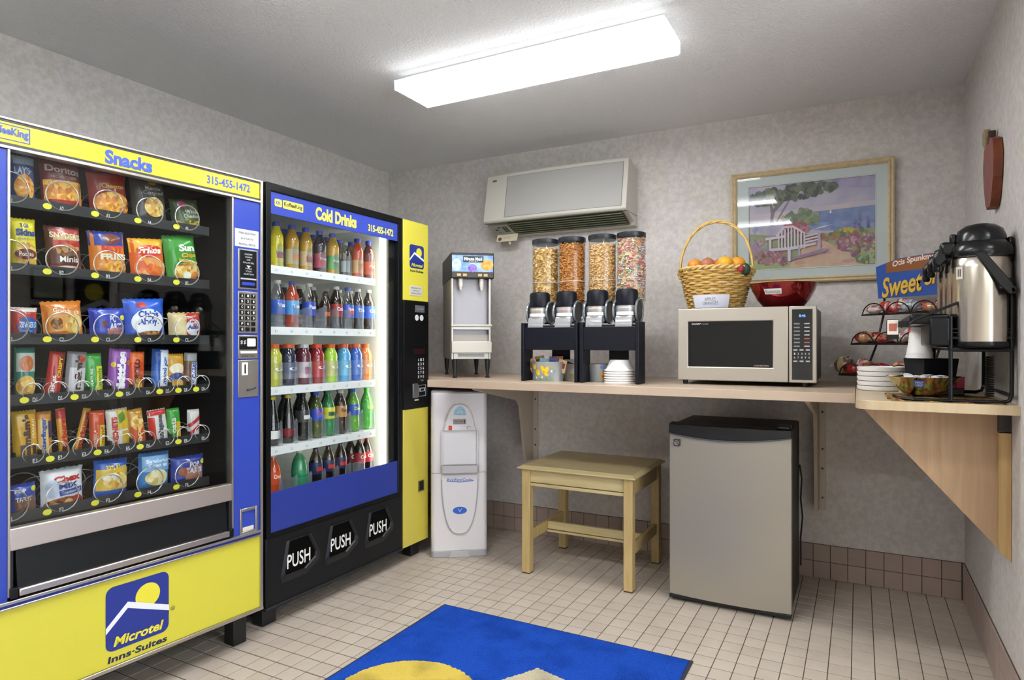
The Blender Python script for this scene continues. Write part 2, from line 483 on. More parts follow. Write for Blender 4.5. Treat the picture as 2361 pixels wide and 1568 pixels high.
win = struct(MB().box(X_FAR + .05, X_FAR + .056, WY0, WY1, WZ0, WZ1).build('fill_window_1', clear_mat('fill_window_glass', (.97, .98, .98), 1.0), smooth=False))  # glass of the added window that passes world light as fill
for k in range(4):
    y_ = WY0 + (WY1 - WY0 - .05) * k / 3; MB().box(X_FAR + .03, X_FAR + .08, y_, y_ + .05, WZ0, WZ1).build('mullion', pm('#8f9090', .4, metal=.6), win, smooth=False)
for z_ in (WZ0, WZ1 - .05): MB().box(X_FAR + .03, X_FAR + .08, WY0, WY1, z_, z_ + .05).build('rail', pm('#8f9090', .4, metal=.6), win, smooth=False)
wall_front = struct(MB().box(XL - T, X_FAR + T, Y_NEAR - T, Y_NEAR, 0, CEIL).build('wall_front', pm('#dcd8d0', .7), smooth=False))
ceiling = struct(MB().box(XL - T, X_FAR + T, Y_NEAR - T, YB + T, CEIL, CEIL + .1).build('ceiling', M_CEIL, smooth=False))
trim = struct(MB().box(XR - .004, XR + T + .004, Y_END - .012, Y_END, 0, CEIL).build('trim_1', pm('#8d7f72', .5), smooth=False))

# tile baseboards, two courses of separate tiles each
BH = 0.0875
def baseboard(name, n, horizontal, origin, step, thick=0.009):
    if horizontal: bed = MB().box(XL, XR, YB - .004, YB, 0, 2 * BH).build(name, M_GROUT, smooth=False)
    else: bed = MB().box(XR - .004, XR, Y_END, YB - .009, 0, 2 * BH).build(name, M_GROUT, smooth=False)
    struct(bed)
    me = tile_mesh('base_tile', step, BH, thick, 0.0028); me.materials.append(M_BASE)
    for r in range(2):
        for i in range(n):
            o = bpy.data.objects.new('base_tile', me); COL.objects.link(o); o.parent = bed
            if horizontal:
                o.location = (origin - (i + .5) * step, YB - thick - rnd.uniform(0, .0005), (r + .5) * BH); o.rotation_euler = (math.pi / 2, 0, 0)
            else:
                o.location = (XR - thick, origin - (i + .5) * step, (r + .5) * BH); o.rotation_euler = (math.pi / 2, 0, -math.pi / 2)
    return bed
baseboard('baseboard_back', 43, True, XR - .012, 0.0795)
baseboard('baseboard_right', 15, False, YB - .011, 0.082)

# ------------------------------------------------------------------ ceiling light fixtures (wraparound lens)
def lens_material(hy):
    """milky lens lit by two tubes behind it: brightest over the tubes, dimmer along the edges and sides"""
    if 'lamp_lens' in MATS: return MATS['lamp_lens']
    m, nt, b, out = new_mat('lamp_lens')
    tc = N(nt, 'ShaderNodeTexCoord'); sp = N(nt, 'ShaderNodeSeparateXYZ'); nt.links.new(tc.outputs['Object'], sp.inputs[0])
    ab = N(nt, 'ShaderNodeMath', operation='ABSOLUTE'); nt.links.new(sp.outputs['Y'], ab.inputs[0])
    rp = N(nt, 'ShaderNodeMapRange', interpolation_type='SMOOTHSTEP'); rp.inputs[1].default_value = hy * .30; rp.inputs[2].default_value = hy * .93
    rp.inputs[3].default_value = FIX_POWER; rp.inputs[4].default_value = .36
    nt.links.new(ab.outputs[0], rp.inputs[0])
    b.inputs['Base Color'].default_value = (.85, .85, .87, 1)
    b.inputs['Emission Color'].default_value = (.975, .99, 1, 1)
    nt.links.new(rp.outputs[0], b.inputs['Emission Strength'])
    MATS['lamp_lens'] = m
    return m
def side_material():
    """the lens's side walls: dim at the ceiling edge, bright near the bottom"""
    if 'lamp_side' in MATS: return MATS['lamp_side']
    m, nt, b, out = new_mat('lamp_side')
    tc = N(nt, 'ShaderNodeTexCoord'); sp = N(nt, 'ShaderNodeSeparateXYZ'); nt.links.new(tc.outputs['Object'], sp.inputs[0])
    rp = N(nt, 'ShaderNodeMapRange'); rp.inputs[1].default_value = -.040; rp.inputs[2].default_value = -.078
    rp.inputs[3].default_value = .30; rp.inputs[4].default_value = SIDE_POWER
    nt.links.new(sp.outputs['Z'], rp.inputs[0])
    b.inputs['Base Color'].default_value = (.85, .85, .87, 1); b.inputs['Emission Color'].default_value = (.975, .99, 1, 1)
    nt.links.new(rp.outputs[0], b.inputs['Emission Strength'])
    MATS['lamp_side'] = m
    return m
def fixture(label, x0, x1, y0, y1, first=None):
    t = thing('ceiling_light', label, 'light fixture', ((x0 + x1) / 2, (y0 + y1) / 2, CEIL), 0, 'fluorescent ceiling fixtures')
    hx, hy = (x1 - x0) / 2, (y1 - y0) / 2
    white = pm('#e9e9e6', 0.4)
    MB().box(-hx + .01, hx - .01, -hy * .55, hy * .55, -.045, 0).build('housing', white, t, bev=.004)
    lens_m = lens_material(hy)
    # lens: flared trough, narrow side at the housing, wide flat bottom, closed ends
    b = MB(); prof = [(-hy * .90, -.030), (-hy, -.036), (-hy * .97, -.078), (hy * .97, -.078), (hy, -.036), (hy * .90, -.030)]
    nx = 24
    vs = []; fs = []
    for i in range(nx + 1):
        x = -hx + 2 * hx * i / nx
        vs += [(x, p[0], p[1]) for p in prof]
    n = len(prof)
    for i in range(nx):
        for k in range(n - 1): fs.append((i * n + k, i * n + k + 1, (i + 1) * n + k + 1, (i + 1) * n + k))
        fs.append((i * n + n - 1, i * n, (i + 1) * n, (i + 1) * n + n - 1))

    end_m = emis('lamp_lens_end', '#f4f4f6', .42)
    side_m = side_material()
    b.add(vs, fs); b.mi = [(2, 1, 0, 1, 2, 2)[k % n] for k in range(len(fs))]
    b.build('lens', [lens_m, side_m, end_m], t, smooth=False)
    for sgn in (-1, 1):
        e = MB(); e.prism([(p[0], p[1]) for p in prof], sgn * hx, sgn * (hx + .006), 'x')
        e.build('end_cap', end_m, t, smooth=False)
    rb = MB()
    rb.box(-hx, hx, -hy * .97 - .004, -hy * .97 + .003, -.081, -.077); rb.box(-hx, hx, hy * .97 - .003, hy * .97 + .004, -.081, -.077)
    rb.build('lens_ridge', side_m, t, smooth=False)
    return t
fixture('long white wraparound ceiling light above the blue floor mat', -1.85, -0.63, 2.33, 2.58)
fixture('long white wraparound ceiling light out over the snack machine side', -1.85, -0.63, 1.20, 1.45)
fixture('long white wraparound ceiling light at the room entrance', -1.85, -0.63, -0.22, 0.03)
fixture('added wraparound fill light in the unseen lobby beyond the partition', 0.9, 2.12, 1.1, 1.35)  # unseen lamp, added to raise the ambient light
fixture('added wraparound fill light at the far end of the unseen lobby', 0.9, 2.12, -1.2, -0.95)  # another unseen lamp, added for more bounce light

# ------------------------------------------------------------------ countertops and their supports
M_LAM = wood('laminate', '#b49e89', '#c2ae99', (3, 45, 3), 0.35, 0.02)
M_LAM2 = wood('laminate_side', '#c0a78c', '#cdb79e', (4, 90, 40), 0.4, 0.02)
YF = 2.815
ct = tag(MB().prism([(-2.02, YF), (-0.012, YF), (-0.012, YB), (XL + .002, YB), (XL + .002, 3.09), (-2.02, 3.09)], COUNTER_Z - .038, COUNTER_Z, 'z')
         .build('countertop', M_LAM, bev=.0015), 'long beige wood-grain countertop under the cereal dispensers and microwave', 'countertop')
pts = []
for i in range(9):
    a = math.radians(180 + 90 * i / 8); pts.append((0.05 + .06 * math.cos(a), 2.555 + .06 * math.sin(a)))
M_LAM3 = wood('laminate_end', '#bda784', '#c8b493', (45, 3, 3), 0.32, 0.02)
tag(MB().prism(pts + [(XR, 2.495), (XR, YB), (-0.010, YB)], COUNTER_Z - .031, COUNTER_Z, 'z').build('countertop', M_LAM3, bev=.0015),
    'short beige countertop with a rounded corner under the coffee urns', 'countertop')

def gusset(label, x, y_wall, zbot):
    t = thing('counter_bracket', label, 'bracket', (x, y_wall, 0), 0, 'panel brackets under the long countertop')
    zt = COUNTER_Z - .038
    prof = [(0, zbot), (0, zt), (-.72, zt), (-.72, zt - .02), (-.22, zt - .115), (-.185, zt - .15), (-.12, zbot + .01)]
    MB().prism(prof, -.012, .006, 'x').build('panel', pm('#b9ab99', .5), t, bev=.001)
    MB().box(.006, .036, -.018, 0, zbot, zt).build('cleat', pm('#bdb3a7', .5), t, bev=.001)
    for zz in (zt - .12, zt - .31, zt - .41, zt - .56):
        if zz > zbot: MB().lathe([(.0055, 0), (.0055, .002), (.002, .003)], 10).build('screw', pm('#4a4038', .4, metal=.6), t).matrix_local = Matrix.Translation((.022, -.018, zz)) @ Matrix.Rotation(math.pi / 2, 4, 'X')
    return t
gusset('pale panel bracket beside the water cooler', -1.826, YB, .475)
gusset('pale panel bracket behind the small refrigerator', -0.186, YB, .36)
t = thing('counter_bracket', 'large triangular wood-grain board bracing the coffee counter', 'bracket', (XR, 2.66, 0))
M_PLY = wood('bracket_board', '#a98a6b', '#ba9c7a', (40, 40, 3), 0.5, 0.03)
zt = COUNTER_Z - .031
MB().prism([(-.008, .50), (-.008, zt), (-.425, zt), (-.425, zt - .012)], 0.0, .018, 'y').build('board', M_PLY, t, bev=.001)
MB().prism([(-.034, .528), (-.034, zt - .07), (-.001, zt - .07), (-.001, .495)], -.032, 0.0, 'y').build('cleat', wood('cleat', '#b5935f', '#c6a671', (60, 60, 3), .5, .03), t, bev=.001)
MB().box(-.034, 0, -.03, 0, zt - .068, zt).build('steel_angle', pm('#3f3d3b', .4, metal=.5), t, bev=.001)

# things hung on the lobby wall opposite, seen as faint reflections in the snack machine's glass
t = thing('lobby_poster', 'dark hotel emblem poster on the lobby wall', 'poster', (X_FAR - .004, 3.16, 1.36), -math.pi / 2)
MB().box(-.20, .20, -.012, .004, 0, .50).build('board', pm('#15172c', .6), t, bev=.002)
ellipse(.03, .36, .085, .085, xz(-.0125), pm('#e3d83f', .5), t, 'sun_disc')
poly([(-.20, .19), (-.05, .30), (.20, .18), (.20, .12), (-.05, .24), (-.20, .12)], xz(-.0130), pm('#e4e6ee', .5), t, 'roof_line')
for k, (y, z) in enumerate(((2.74, 1.62), (2.74, 1.27))):
    t = thing('certificate', ('upper' if k == 0 else 'lower') + ' framed certificate beside the lobby poster', 'picture', (X_FAR - .004, y, z), -math.pi / 2, group='framed certificates in the lobby')
    MB().frame(-.14, .14, 0, .30, .02, .02, .02, .02, -.015, .004).build('frame', pm('#17120f', .5), t, bev=.002)
    MB().box(-.125, .125, -.006, .002, .015, .285).build('paper', pm('#c9cbb8', .8), t, smooth=False)
    for q in range(7): patch(-.08 + .01 * (q % 3), .08 - .01 * (q % 2), .08 + q * .025, .086 + q * .025, xz(-.0065), pm('#55554e', .8), t, 'text_line', 1, 1)
# ------------------------------------------------------------------ snack vending machine
M_YEL, M_BLUE, M_BLK = pm('#c9be30', 0.35, coat=.2), pm('#2c43a8', 0.35, coat=.2), pm('#0d0f11', 0.4, spec=.3)
M_ALU, M_DKBLUE, M_WHITE = brushed('aluminium', '#c9c4bc', .35, 0, .06), pm('#25358a', .4), pm('#eeeeec', .4)
M_GLASS = clear_mat('vending_glass', (0.92, 0.94, 0.94), 0.9)
PR = onx(605, HY, -2.13); S_X, S_Y = PR.x, PR.y
_u = (2100 - CX) / FPX; SD = Vector((-SN + _u * CS, CS + _u * SN, 0)).normalized(); SNV = Vector((SD.y, -SD.x, 0))
S_ROT = math.atan2(SD.y, SD.x)
def SP(px, py, dep=0.0):
    """pixel -> (x, z) in the snack machine's own axes, on a plane dep behind its front"""
    p0 = Vector((S_X, S_Y, 0)) - SNV * dep
    d = Vector(ray(px, py)); t = SNV.dot(Vector((p0.x, p0.y, 0))) / SNV.dot(Vector((d.x, d.y, 0)))
    p = Vector((0, 0, EYE)) + d * t
    return (p - p0).dot(SD), p.z
def hotel_logo(parent, x0, x1, z0, z1, y, name='hotel_logo', fine=True):
    """rounded blue square, yellow sun, white roof line, two lines of lettering"""
    w, h = x1 - x0, z1 - z0
    r = .12 * w
    lg = poly(rrect(x0, x1, z0, z1, r), xz(y), M_DKBLUE, parent, name)
    sun = pm('#e3d83f', .4); wh = pm('#e4e6ee', .4)
    ellipse(x0 + .65 * w, z0 + .70 * h, .20 * w, .195 * h, xz(y - .0006), sun, lg, 'sun_disc', 2)
    zr = lambda k: z0 + k * h
    poly([(x0, zr(.385)), (x0 + .33 * w, zr(.70)), (x1, zr(.425)), (x1, zr(.33)), (x0 + .33 * w, zr(.60)), (x0, zr(.29))], xz(y - .0012), wh, lg, 'roof_line')
    poly([(x0, zr(.30)), (x0 + .33 * w, zr(.605)), (x1, zr(.335)), (x1, zr(.27)), (x0, zr(.2))], xz(y - .0009), M_DKBLUE, lg, 'roof_field')
    lettering('Microtel', x0 + .51 * w, zr(.135), .80 * w, .15 * h, xz(y - .0014), sun, lg, .03, .25)
    lettering('Inns\u00b7Suites', (x0 + x1) / 2, z0 - .12 * h, .94 * w, .105 * h, xz(y), pm('#20264a', .4), lg, .03, .1)
    return lg
SM = thing('snack_machine', 'tall yellow and blue snack vending machine with glass front', 'vending machine', (S_X, S_Y, 0), S_ROT)
SW, SH, SDP = 1.045, 1.868, .76
b = MB()
b.box(-SW, -SW + .02, .03, SDP, .13, SH - .004).box(-.02, 0, .03, SDP, .13, SH - .004).box(-SW, 0, SDP - .02, SDP, .13, SH - .004)
b.box(-SW, 0, .03, SDP, SH - .03, SH - .004).box(-SW, 0, .03, SDP, .13, .16)
b.build('cabinet', pm('#1b1c1f', .5), SM, bev=.003)
b = MB().box(-SW + .02, -.14, .03, SDP - .02, 1.80, 1.82).box(-.14, -.13, .03, SDP - .02, .16, 1.82).box(-SW + .02, -.14, SDP - .06, SDP - .05, .16, 1.82)
b.box(-SW + .02, -.14, .1, SDP - .06, .60, .61)
b.build('interior_liner', pm('#0e0f10', .8, spec=.2), SM, smooth=False)
# header
hd = MB().box(-SW + .012, -.012, .0, .035, 1.793, 1.856).build('header_panel', M_YEL, SM, bev=.002)
lettering('Snacks', SP(298, 368)[0], 1.822, .155, .046, xz(-.001), pm('#3a55b8', .4), hd, .042, 0, 0)
lettering('315-455-1472', SP(528, 425)[0], 1.824, .185, .031, xz(-.001), pm('#3a55b8', .4), hd, .02)
lx, _ = SP(12, 303)
fr = MB().frame(lx - .056, lx + .062, 1.803, 1.848, .002, .002, .002, .002, -.0015, .001).build('logo_frame', pm('#3a55b8', .4), hd, smooth=False)
lettering('KoffeeKing', lx + .004, 1.826, .108, .030, xz(-.0014), pm('#3a55b8', .4), hd, .03)
b = MB()
for z0, z1 in ((1.860, 1.868), (1.776, 1.786)): b.box(-SW, 0, -.006, .03, z0, z1)
b.box(-.012, 0, -.006, .03, .137, 1.868).box(-SW, -SW + .012, -.006, .03, .137, 1.868)
b.build('edge_trim', M_ALU, SM, bev=.002)
MB().box(-SW, 0, -.002, .03, 1.855, 1.861).box(-SW, 0, -.002, .03, 1.785, 1.793).build('dark_groove', pm('#3b3d44', .4), SM, smooth=False)
# left stile and control column
MB().box(-SW + .012, -.868, .0, .03, .45, 1.776).build('left_stile', M_BLUE, SM, bev=.002)
cc = MB().box(-.132, -.012, .0, .03, .45, 1.776).build('control_column', M_BLUE, SM, bev=.002)
for xx in (-.870, -.140): MB().box(xx, xx + .007, -.004, .04, .47, 1.776).build('glass_channel', M_ALU, SM, bev=.001)
MB().box(-.866, -.140, .010, .015, .662, 1.776).build('glass_pane', M_GLASS, SM, smooth=False)
MB().box(-.866, -.140, -.004, .03, .603, .668).build('sill', brushed('sill', '#cfc5bd', .45, 0, .05), SM, bev=.003)
# delivery bin
b = MB().box(-.866, -.140, .06, .07, .475, .605).box(-.866, -.855, .0, .06, .475, .605).box(-.151, -.140, .0, .06, .475, .605)
b.build('delivery_bin', pm('#15171a', .6), SM, smooth=False)
MB().prism([(.0, .49), (.012, .602), (.022, .602), (.010, .49)], -.845, -.155, 'x').build('delivery_flap', pm('#101214', .4, spec=.3), SM, bev=.002)
MB().box(-.845, -.155, -.014, .02, .468, .490).build('bin_handle', M_ALU, SM, bev=.004)
for xx in (-.866, -.158): MB().box(xx, xx + .019, -.014, .02, .466, .496).build('handle_end', M_BLK, SM, bev=.002)
# base
MB().box(-SW, -.012, -.010, .03, .450, .460).box(-SW, -.012, -.010, .03, .436, .442).box(-SW, 0, -.008, .03, .135, .148).build('base_rail', M_ALU, SM, bev=.002)
MB().box(-SW, -.012, -.004, .03, .442, .450).build('dark_groove', M_DKBLUE, SM, smooth=False)
lp = MB().box(-SW + .012, -.012, .0, .03, .148, .437).build('lower_panel', pm('#d2c93f', .4, coat=.15), SM, bev=.001)
hotel_logo(lp, -.600, -.389, .196, .408, -.001)
lettering('\u00ae', -.374, .268, .016, .016, xz(-.001), pm('#20264a', .4), lp)
for xx in (-SW + .03, -.09):
    for yy in (.06, SDP - .08): MB().box(xx, xx + .06, yy, yy + .06, 0, .14).build('leg', pm('#131416', .5), SM, bev=.003)
# control column fittings
def plate(name, x0, x1, z0, z1, mat, y=-.004, bev=.0015, parent=cc): return MB().box(x0, x1, y, .002, z0, z1).build(name, mat, parent, bev=bev)
nt_ = plate('notice', -.126, -.018, 1.589, 1.660, pm('#c4c4cc', .6), -.0015)
for k, s_ in enumerate(('PRESS SELECTION', 'BUTTON TO', 'REVEAL PRICE')):
    lettering(s_, -.072, 1.645 - k * .022, .075 - .02 * (k == 1), .0075, xz(-.002), pm('#40424c', .5), nt_, .01)
M_STEEL = brushed('steel_plate', '#b9b6b1', .4, 2, .08)
pl = plate('display_plate', -.113, -.024, 1.424, 1.582, M_STEEL)
MB().box(-.106, -.031, -.0055, 0, 1.430, 1.577).build('display_window', M_BLK, pl, bev=.001)
for k, s_ in enumerate(('INSERT', 'COINS', 'OR', 'DOLLAR BILL', 'MAKE', 'YOUR', 'SELECTION')):
    lettering(s_, -.068, 1.562 - k * .011 - (.012 if k > 3 else 0), .012 * len(s_) ** .6, .006, xz(-.006), pm('#c9ccd2', .5), pl)
poly([(-.078, 1.518), (-.058, 1.518), (-.068, 1.508)], xz(-.006), pm('#c9ccd2', .5), pl, 'arrow')
patch(-.104, -.033, 1.462, 1.468, xz(-.006), pm('#aeb0b5', .5), pl, 'line')
patch(-.098, -.040, 1.440, 1.452, xz(-.006), pm('#2b3fb0', .4), pl, 'blue_bar')
kp = plate('keypad_plate', -.113, -.024, 1.250, 1.415, M_STEEL)
for r_ in range(7):
    for c_, s_ in enumerate(('ABCDEFG'[r_], '123456 '[r_], '78910  '[r_])):
        x = -.099 + c_ * .026; z = 1.398 - r_ * .022
        k_ = MB().box(x - .009, x + .009, -.008, -.003, z - .008, z + .008).build('key', M_BLK, kp, bev=.001)
        if s_.strip(): lettering(s_, x, z, .007, .010, xz(-.0085), M_WHITE, k_, .02)
bp_ = plate('bill_plate', -.113, -.024, 1.150, 1.243, M_STEEL)
MB().box(-.108, -.029, -.0055, 0, 1.186, 1.236).build('bill_window', M_BLK, bp_, bev=.001)
poly(rrect(-.075, -.036, 1.198, 1.230, .004), xz(-.006), pm('#d5d7da', .5), bp_, 'banknote_mark')
lettering('$1 $5', -.092, 1.214, .024, .016, xz(-.006), M_WHITE, bp_)
MB().box(-.106, -.031, -.010, 0, 1.170, 1.180).build('bill_slot', pm('#d8d4cd', .4), bp_, bev=.001)
lettering('INSERT BILL', -.068, 1.159, .06, .006, xz(-.0045), M_BLK, bp_)
cp = plate('coin_plate', -.113, -.022, .998, 1.145, M_STEEL)
MB().box(-.098, -.072, -.007, 0, 1.085, 1.135).build('coin_bezel', M_WHITE, cp, bev=.001)
MB().box(-.088, -.082, -.008, 0, 1.092, 1.128).build('coin_slot', M_BLK, cp)
MB().prism([(-.075, 1.022), (-.040, 1.030), (-.036, 1.042), (-.062, 1.034), (-.078, 1.030)], -.014, -.003, 'y').build('coin_lever', pm('#3d3e42', .4), cp, bev=.002)
rt = MB().frame(-.106, -.026, .455, .560, .010, .010, .014, .012, -.006, .004).build('coin_return', M_STEEL, cc, bev=.002)
MB().box(-.096, -.036, .004, .008, .469, .548).build('return_flap', pm('#8f8b86', .4, metal=.7), rt)
MB().box(-.092, -.042, -.002, .006, .469, .485).build('return_lip', pm('#d8cfc2', .4), rt, bev=.001)
lettering('COIN\nRETURN', -.066, .520, .036, .018, xz(.0035), M_BLK, rt)

# ---- trays, spirals, price tags
ROWZ = [1.655, 1.452, 1.241, 1.056, .868, .703]       # tops of the trays' front strips
WIDE = [-.861 + .1385 * k for k in range(5)]
NARROW = [-.861 + .0692 * k for k in range(1, 10)]
M_WIRE = pm('#cfccc6', .3, metal=.7); M_TAGY = pm('#e8e13a', .5)
def helix(r, length, turns, wire):
    pts = []; n = int(turns * 18)
    for i in range(n + 1):
        k = turns * i / n; a = 2 * math.pi * k - math.pi / 2          # the front turn lies almost flat
        pts.append((r * math.cos(a), .006 * k if k < 1 else .006 + (length - .006) * (k - 1) / (turns - 1), r * math.sin(a)))
    return MB().tube(pts, wire, 5)
coil_me = {}
for key, r, tn in (('w', .046, 4), ('n', .0285, 7)):
    h = helix(r, .34, tn, .0019 if key == 'w' else .0015).build('spiral', M_WIRE); coil_me[key] = h.data; bpy.data.objects.remove(h)
for ri, z in enumerate(ROWZ):
    tr = MB().box(-SW + .03, -.20, .055, .60, z - .032, z - .026).box(-SW + .03, -.20, .050, .056, z - .034, z).build('tray', pm('#1c1e21', .45), SM, bev=.001)
    for xx in WIDE + [WIDE[-1] + .1385] if ri not in (3, 4) else NARROW + [NARROW[-1] + .0692]:
        w2 = .069 if ri not in (3, 4) else .0346
        MB().box(xx - w2 - .001, xx - w2 + .001, .06, .58, z - .026, z + .012).build('divider', pm('#222427', .45), tr)
    cols = WIDE if ri not in (3, 4) else NARROW
    key = 'w' if ri not in (3, 4) else 'n'; rr = .046 if key == 'w' else .0285
    for ci, xx in enumerate(cols):
        o = bpy.data.objects.new('spiral', coil_me[key]); COL.objects.link(o); o.parent = SM
        o.location = (xx + (.018 if key == 'w' else .008), .046, z - .024 + rr)
        if key == 'w' or (ci % 2 == (0 if ri == 3 else 1)) or (ri == 3 and ci == 7):
            ellipse(xx - .024 if key == 'w' else xx - .016, z - .018, .0125, .0095, xz(.0492), M_TAGY, tr, 'price_tag', 1, 16)
        lettering('ABCDEF'[ri] + str(ci + 1), xx + (.016 if key == 'w' else .012), z - .018, .012, .013, xz(.0492), pm('#d9d9d6', .5), tr, .02, name='slot_number')

# ---- packets
def packet(name, label, box, row, roll, base, prints, kind='bag', dep=.092, rough=.3, metal=0.0, group=None, thick=None):
    x0, y0, x1, y1 = box
    if row < 3: roll = -roll
    a = SP((x0 + x1) / 2, (y0 + y1) / 2, dep); l = SP(x0, (y0 + y1) / 2, dep)[0]; r = SP(x1, (y0 + y1) / 2, dep)[0]
    zt_ = SP((x0 + x1) / 2, y0, dep)[1]
    zb = ROWZ[row] - .0245
    w, h = (r - l) * (.93 if kind == 'bar' else 1), max(zt_ - zb, .04)
    d = thick or min(.028 if row not in (3, 4) else .017, w * .3)
    fl = .10 if kind == 'bag' else .07
    def surf(u, v, off=.0):
        """front sheet; u,v in -1..1"""
        uu = max(-1, min(1, u)); vv = max(-1, min(1, v))
        e = max(0.0, (1 - abs(uu) ** 2.6)) ** .55; g = max(0.0, (1 - abs(vv) ** (5 if kind != 'bar' else 9))) ** .6
        wr = .10 * math.sin(9 * uu + 3 * vv) * (1 - abs(vv)) + .07 * math.sin(14 * vv - 4 * uu) * abs(vv)
        y = -d * e * g * (1 + wr)
        pinch = 1 - .06 * (1 - abs(vv) ** 6) * (1 if kind == 'bag' else .3)
        return (u * w / 2 * pinch, y - off, h / 2 + v * h / 2)
    b = MB(); nu, nv = 14, 18
    vs = []; fs = []
    for sgn in (1, -1):
        for j in range(nv + 1):
            for i in range(nu + 1):
                p = surf(-1 + 2 * i / nu, -1 + 2 * j / nv)
                yy = p[1] if sgn == 1 else -p[1] * .8
                zz = p[2]
                if j in (0, nv): zz += .0016 * ((i % 2) * 2 - 1)
                vs.append((p[0], yy, zz))
    n1 = (nu + 1) * (nv + 1)
    for s_ in range(2):
        for j in range(nv):
            for i in range(nu):
                q = (s_ * n1 + j * (nu + 1) + i, s_ * n1 + j * (nu + 1) + i + 1, s_ * n1 + (j + 1) * (nu + 1) + i + 1, s_ * n1 + (j + 1) * (nu + 1) + i)
                fs.append(q)
    b.add(vs, fs)
    o = b.build(name, pm(base, rough, metal, coat=.5, bump=.35, bscale=45, bdist=.004), smooth=True, ang=60)
    M = Matrix.Translation((S_X, S_Y, 0)) @ Matrix.Rotation(S_ROT, 4, 'Z')
    o.location = M @ Vector((a[0], dep, zb + .002)); o.rotation_euler = (0, roll, S_ROT)
    tag(o, label, 'snack', group)
    lay = [.0006]
    def fn(u, v): return surf(u, v, .0007 + lay[0])
    for p in prints:
        lay[0] += .0003
        k = p[0]
        if k == 'e': ellipse(p[1], p[2], p[3], p[4], fn, p[5] if not isinstance(p[5], str) else pm(p[5], .35, coat=.4), o)
        elif k == 'r': patch(p[1], p[2], p[3], p[4], fn, p[5] if not isinstance(p[5], str) else pm(p[5], .35, coat=.4), o, rot=p[6] if len(p) > 6 else 0)
        elif k == 't':
            kw = p[7] if len(p) > 7 else {}
            lettering(p[1], p[2], p[3], p[4], p[5], fn, pm(p[6], .4), o, **kw)
    return o
FOOD = lambda n, cs, sc=90: speckle('food_' + n, cs, sc, .45, .3)
F_CHIP = FOOD('chip', ['#d98c2a', '#e7a63a', '#c7711f', '#f0bc58'])
F_GOLD = FOOD('gold', ['#d9a94a', '#e8c56c', '#c48a30', '#f0d48a'], 70)
F_BROWN = FOOD('brown', ['#8a5a30', '#a8713d', '#6d4322', '#c08a50'], 90)
F_MIX = FOOD('mix', ['#8d4f2a', '#b87a44', '#d7a665', '#6b3a20'], 60)
V = {'rot': math.pi / 2}
def VB(**k): d = dict(V); d.update(k); return d
# row 1
packet('chip_bag', 'blue chip bag with a golden chip picture, top shelf next to the left stile', (24, 362, 84, 482), 0, .04, '#2a3f7d', [('r', -1, 1, .62, .95, '#98a3ae'), ('e', -.05, -.28, .8, .52, F_CHIP), ('t', "LAY'S", -.2, .38, 1.2, .28, '#c7ccd6', dict(bold=.02)), ('r', -1, 1, -.98, -.84, '#c9c4bd')])
packet('chip_bag', 'dark red tortilla chip bag on the top shelf', (96, 376, 192, 490), 0, .07, '#6e1f1c', [('r', -.95, .95, -.80, .20, F_CHIP), ('r', -1, 1, -.95, -.55, '#a8251c'), ('t', 'Doritos', 0, .62, 1.7, .26, '#b8aca4', dict(bold=.03, rot=-.06)), ('t', 'NACHO CHEESE', 0, .34, 1.3, .10, '#b89a86')])
packet('chip_bag', 'red cheese snack bag with orange puffs on the top shelf', (207, 402, 300, 508), 0, .10, '#8c1f18', [('e', .05, -.35, .95, .5, F_CHIP), ('t', 'Cheetos', .1, .40, 1.2, .2, '#c9a23a', dict(bold=.03)), ('r', -1, 1, .74, .98, '#9c2a22'), ('e', .3, -.78, .2, .1, '#cfc7c0')])
packet('chip_bag', 'grey kettle cooked chip bag on the top shelf', (306, 412, 388, 526), 0, .10, '#3d3a36', [('e', .1, -.25, .6, .4, F_GOLD), ('t', 'Kettle\nCooked', .1, .42, 1.2, .32, '#b9b4aa', dict(bold=.01)), ('e', .1, .78, .25, .14, '#b3862c'), ('r', -1, 1, -.97, -.78, '#b9b6b0')])
packet('chip_bag', 'yellow and green cheddar puff bag at the end of the top shelf', (397, 462, 464, 540), 0, .14, '#3b4a2a', [('r', -1, .8, -.95, -.35, '#c9a534'), ('e', -.1, -.2, .7, .35, '#4c5a33'), ('t', 'White\nCheddar', .2, .05, 1.2, .5, '#c5c8b8', dict(bold=.02)), ('e', -.4, .62, .3, .2, '#8f2f52')])
# row 2
packet('chip_bag', 'bright yellow potato skins chip bag on the second shelf', (20, 506, 88, 622), 1, .05, '#e6d62c', [('t', 'TGI', .0, .72, .6, .16, '#24408c', dict(bold=.03)), ('t', 'Skins', .1, .46, 1.4, .26, '#24408c', dict(bold=.05)), ('e', .05, -.34, .85, .44, F_GOLD), ('e', .05, -.34, .8, .2, '#6e2a20'), ('t', 'Potato', .05, -.34, 1.1, .16, '#e8dcc8', dict(bold=.02)), ('t', 'CHEDDAR & BACON', .05, .22, 1.2, .07, '#3a4a80')])
packet('pretzel_bag', 'brown pretzel bag with a cream name band on the second shelf', (106, 524, 190, 630), 1, .06, '#4c211b', [('r', -.85, .95, -.95, .92, '#5a241d'), ('r', -.75, .8, .0, .85, '#b03430'), ('r', -.7, .75, .02, .6, '#c8a878'), ('t', "SNYDER'S", .02, .58, 1.75, .24, '#e9dcb0', dict(bold=.03, rot=-.05)), ('r', -.7, .75, .16, .4, '#b5281f'), ('e', -.05, .0, .7, .25, F_BROWN), ('t', 'Minis', .1, -.36, 1.1, .24, '#e9e2d8', dict(bold=.02)), ('r', -.9, .9, -.85, -.62, '#b8362c'), ('e', .0, -.74, .7, .12, '#d9c0b2')])
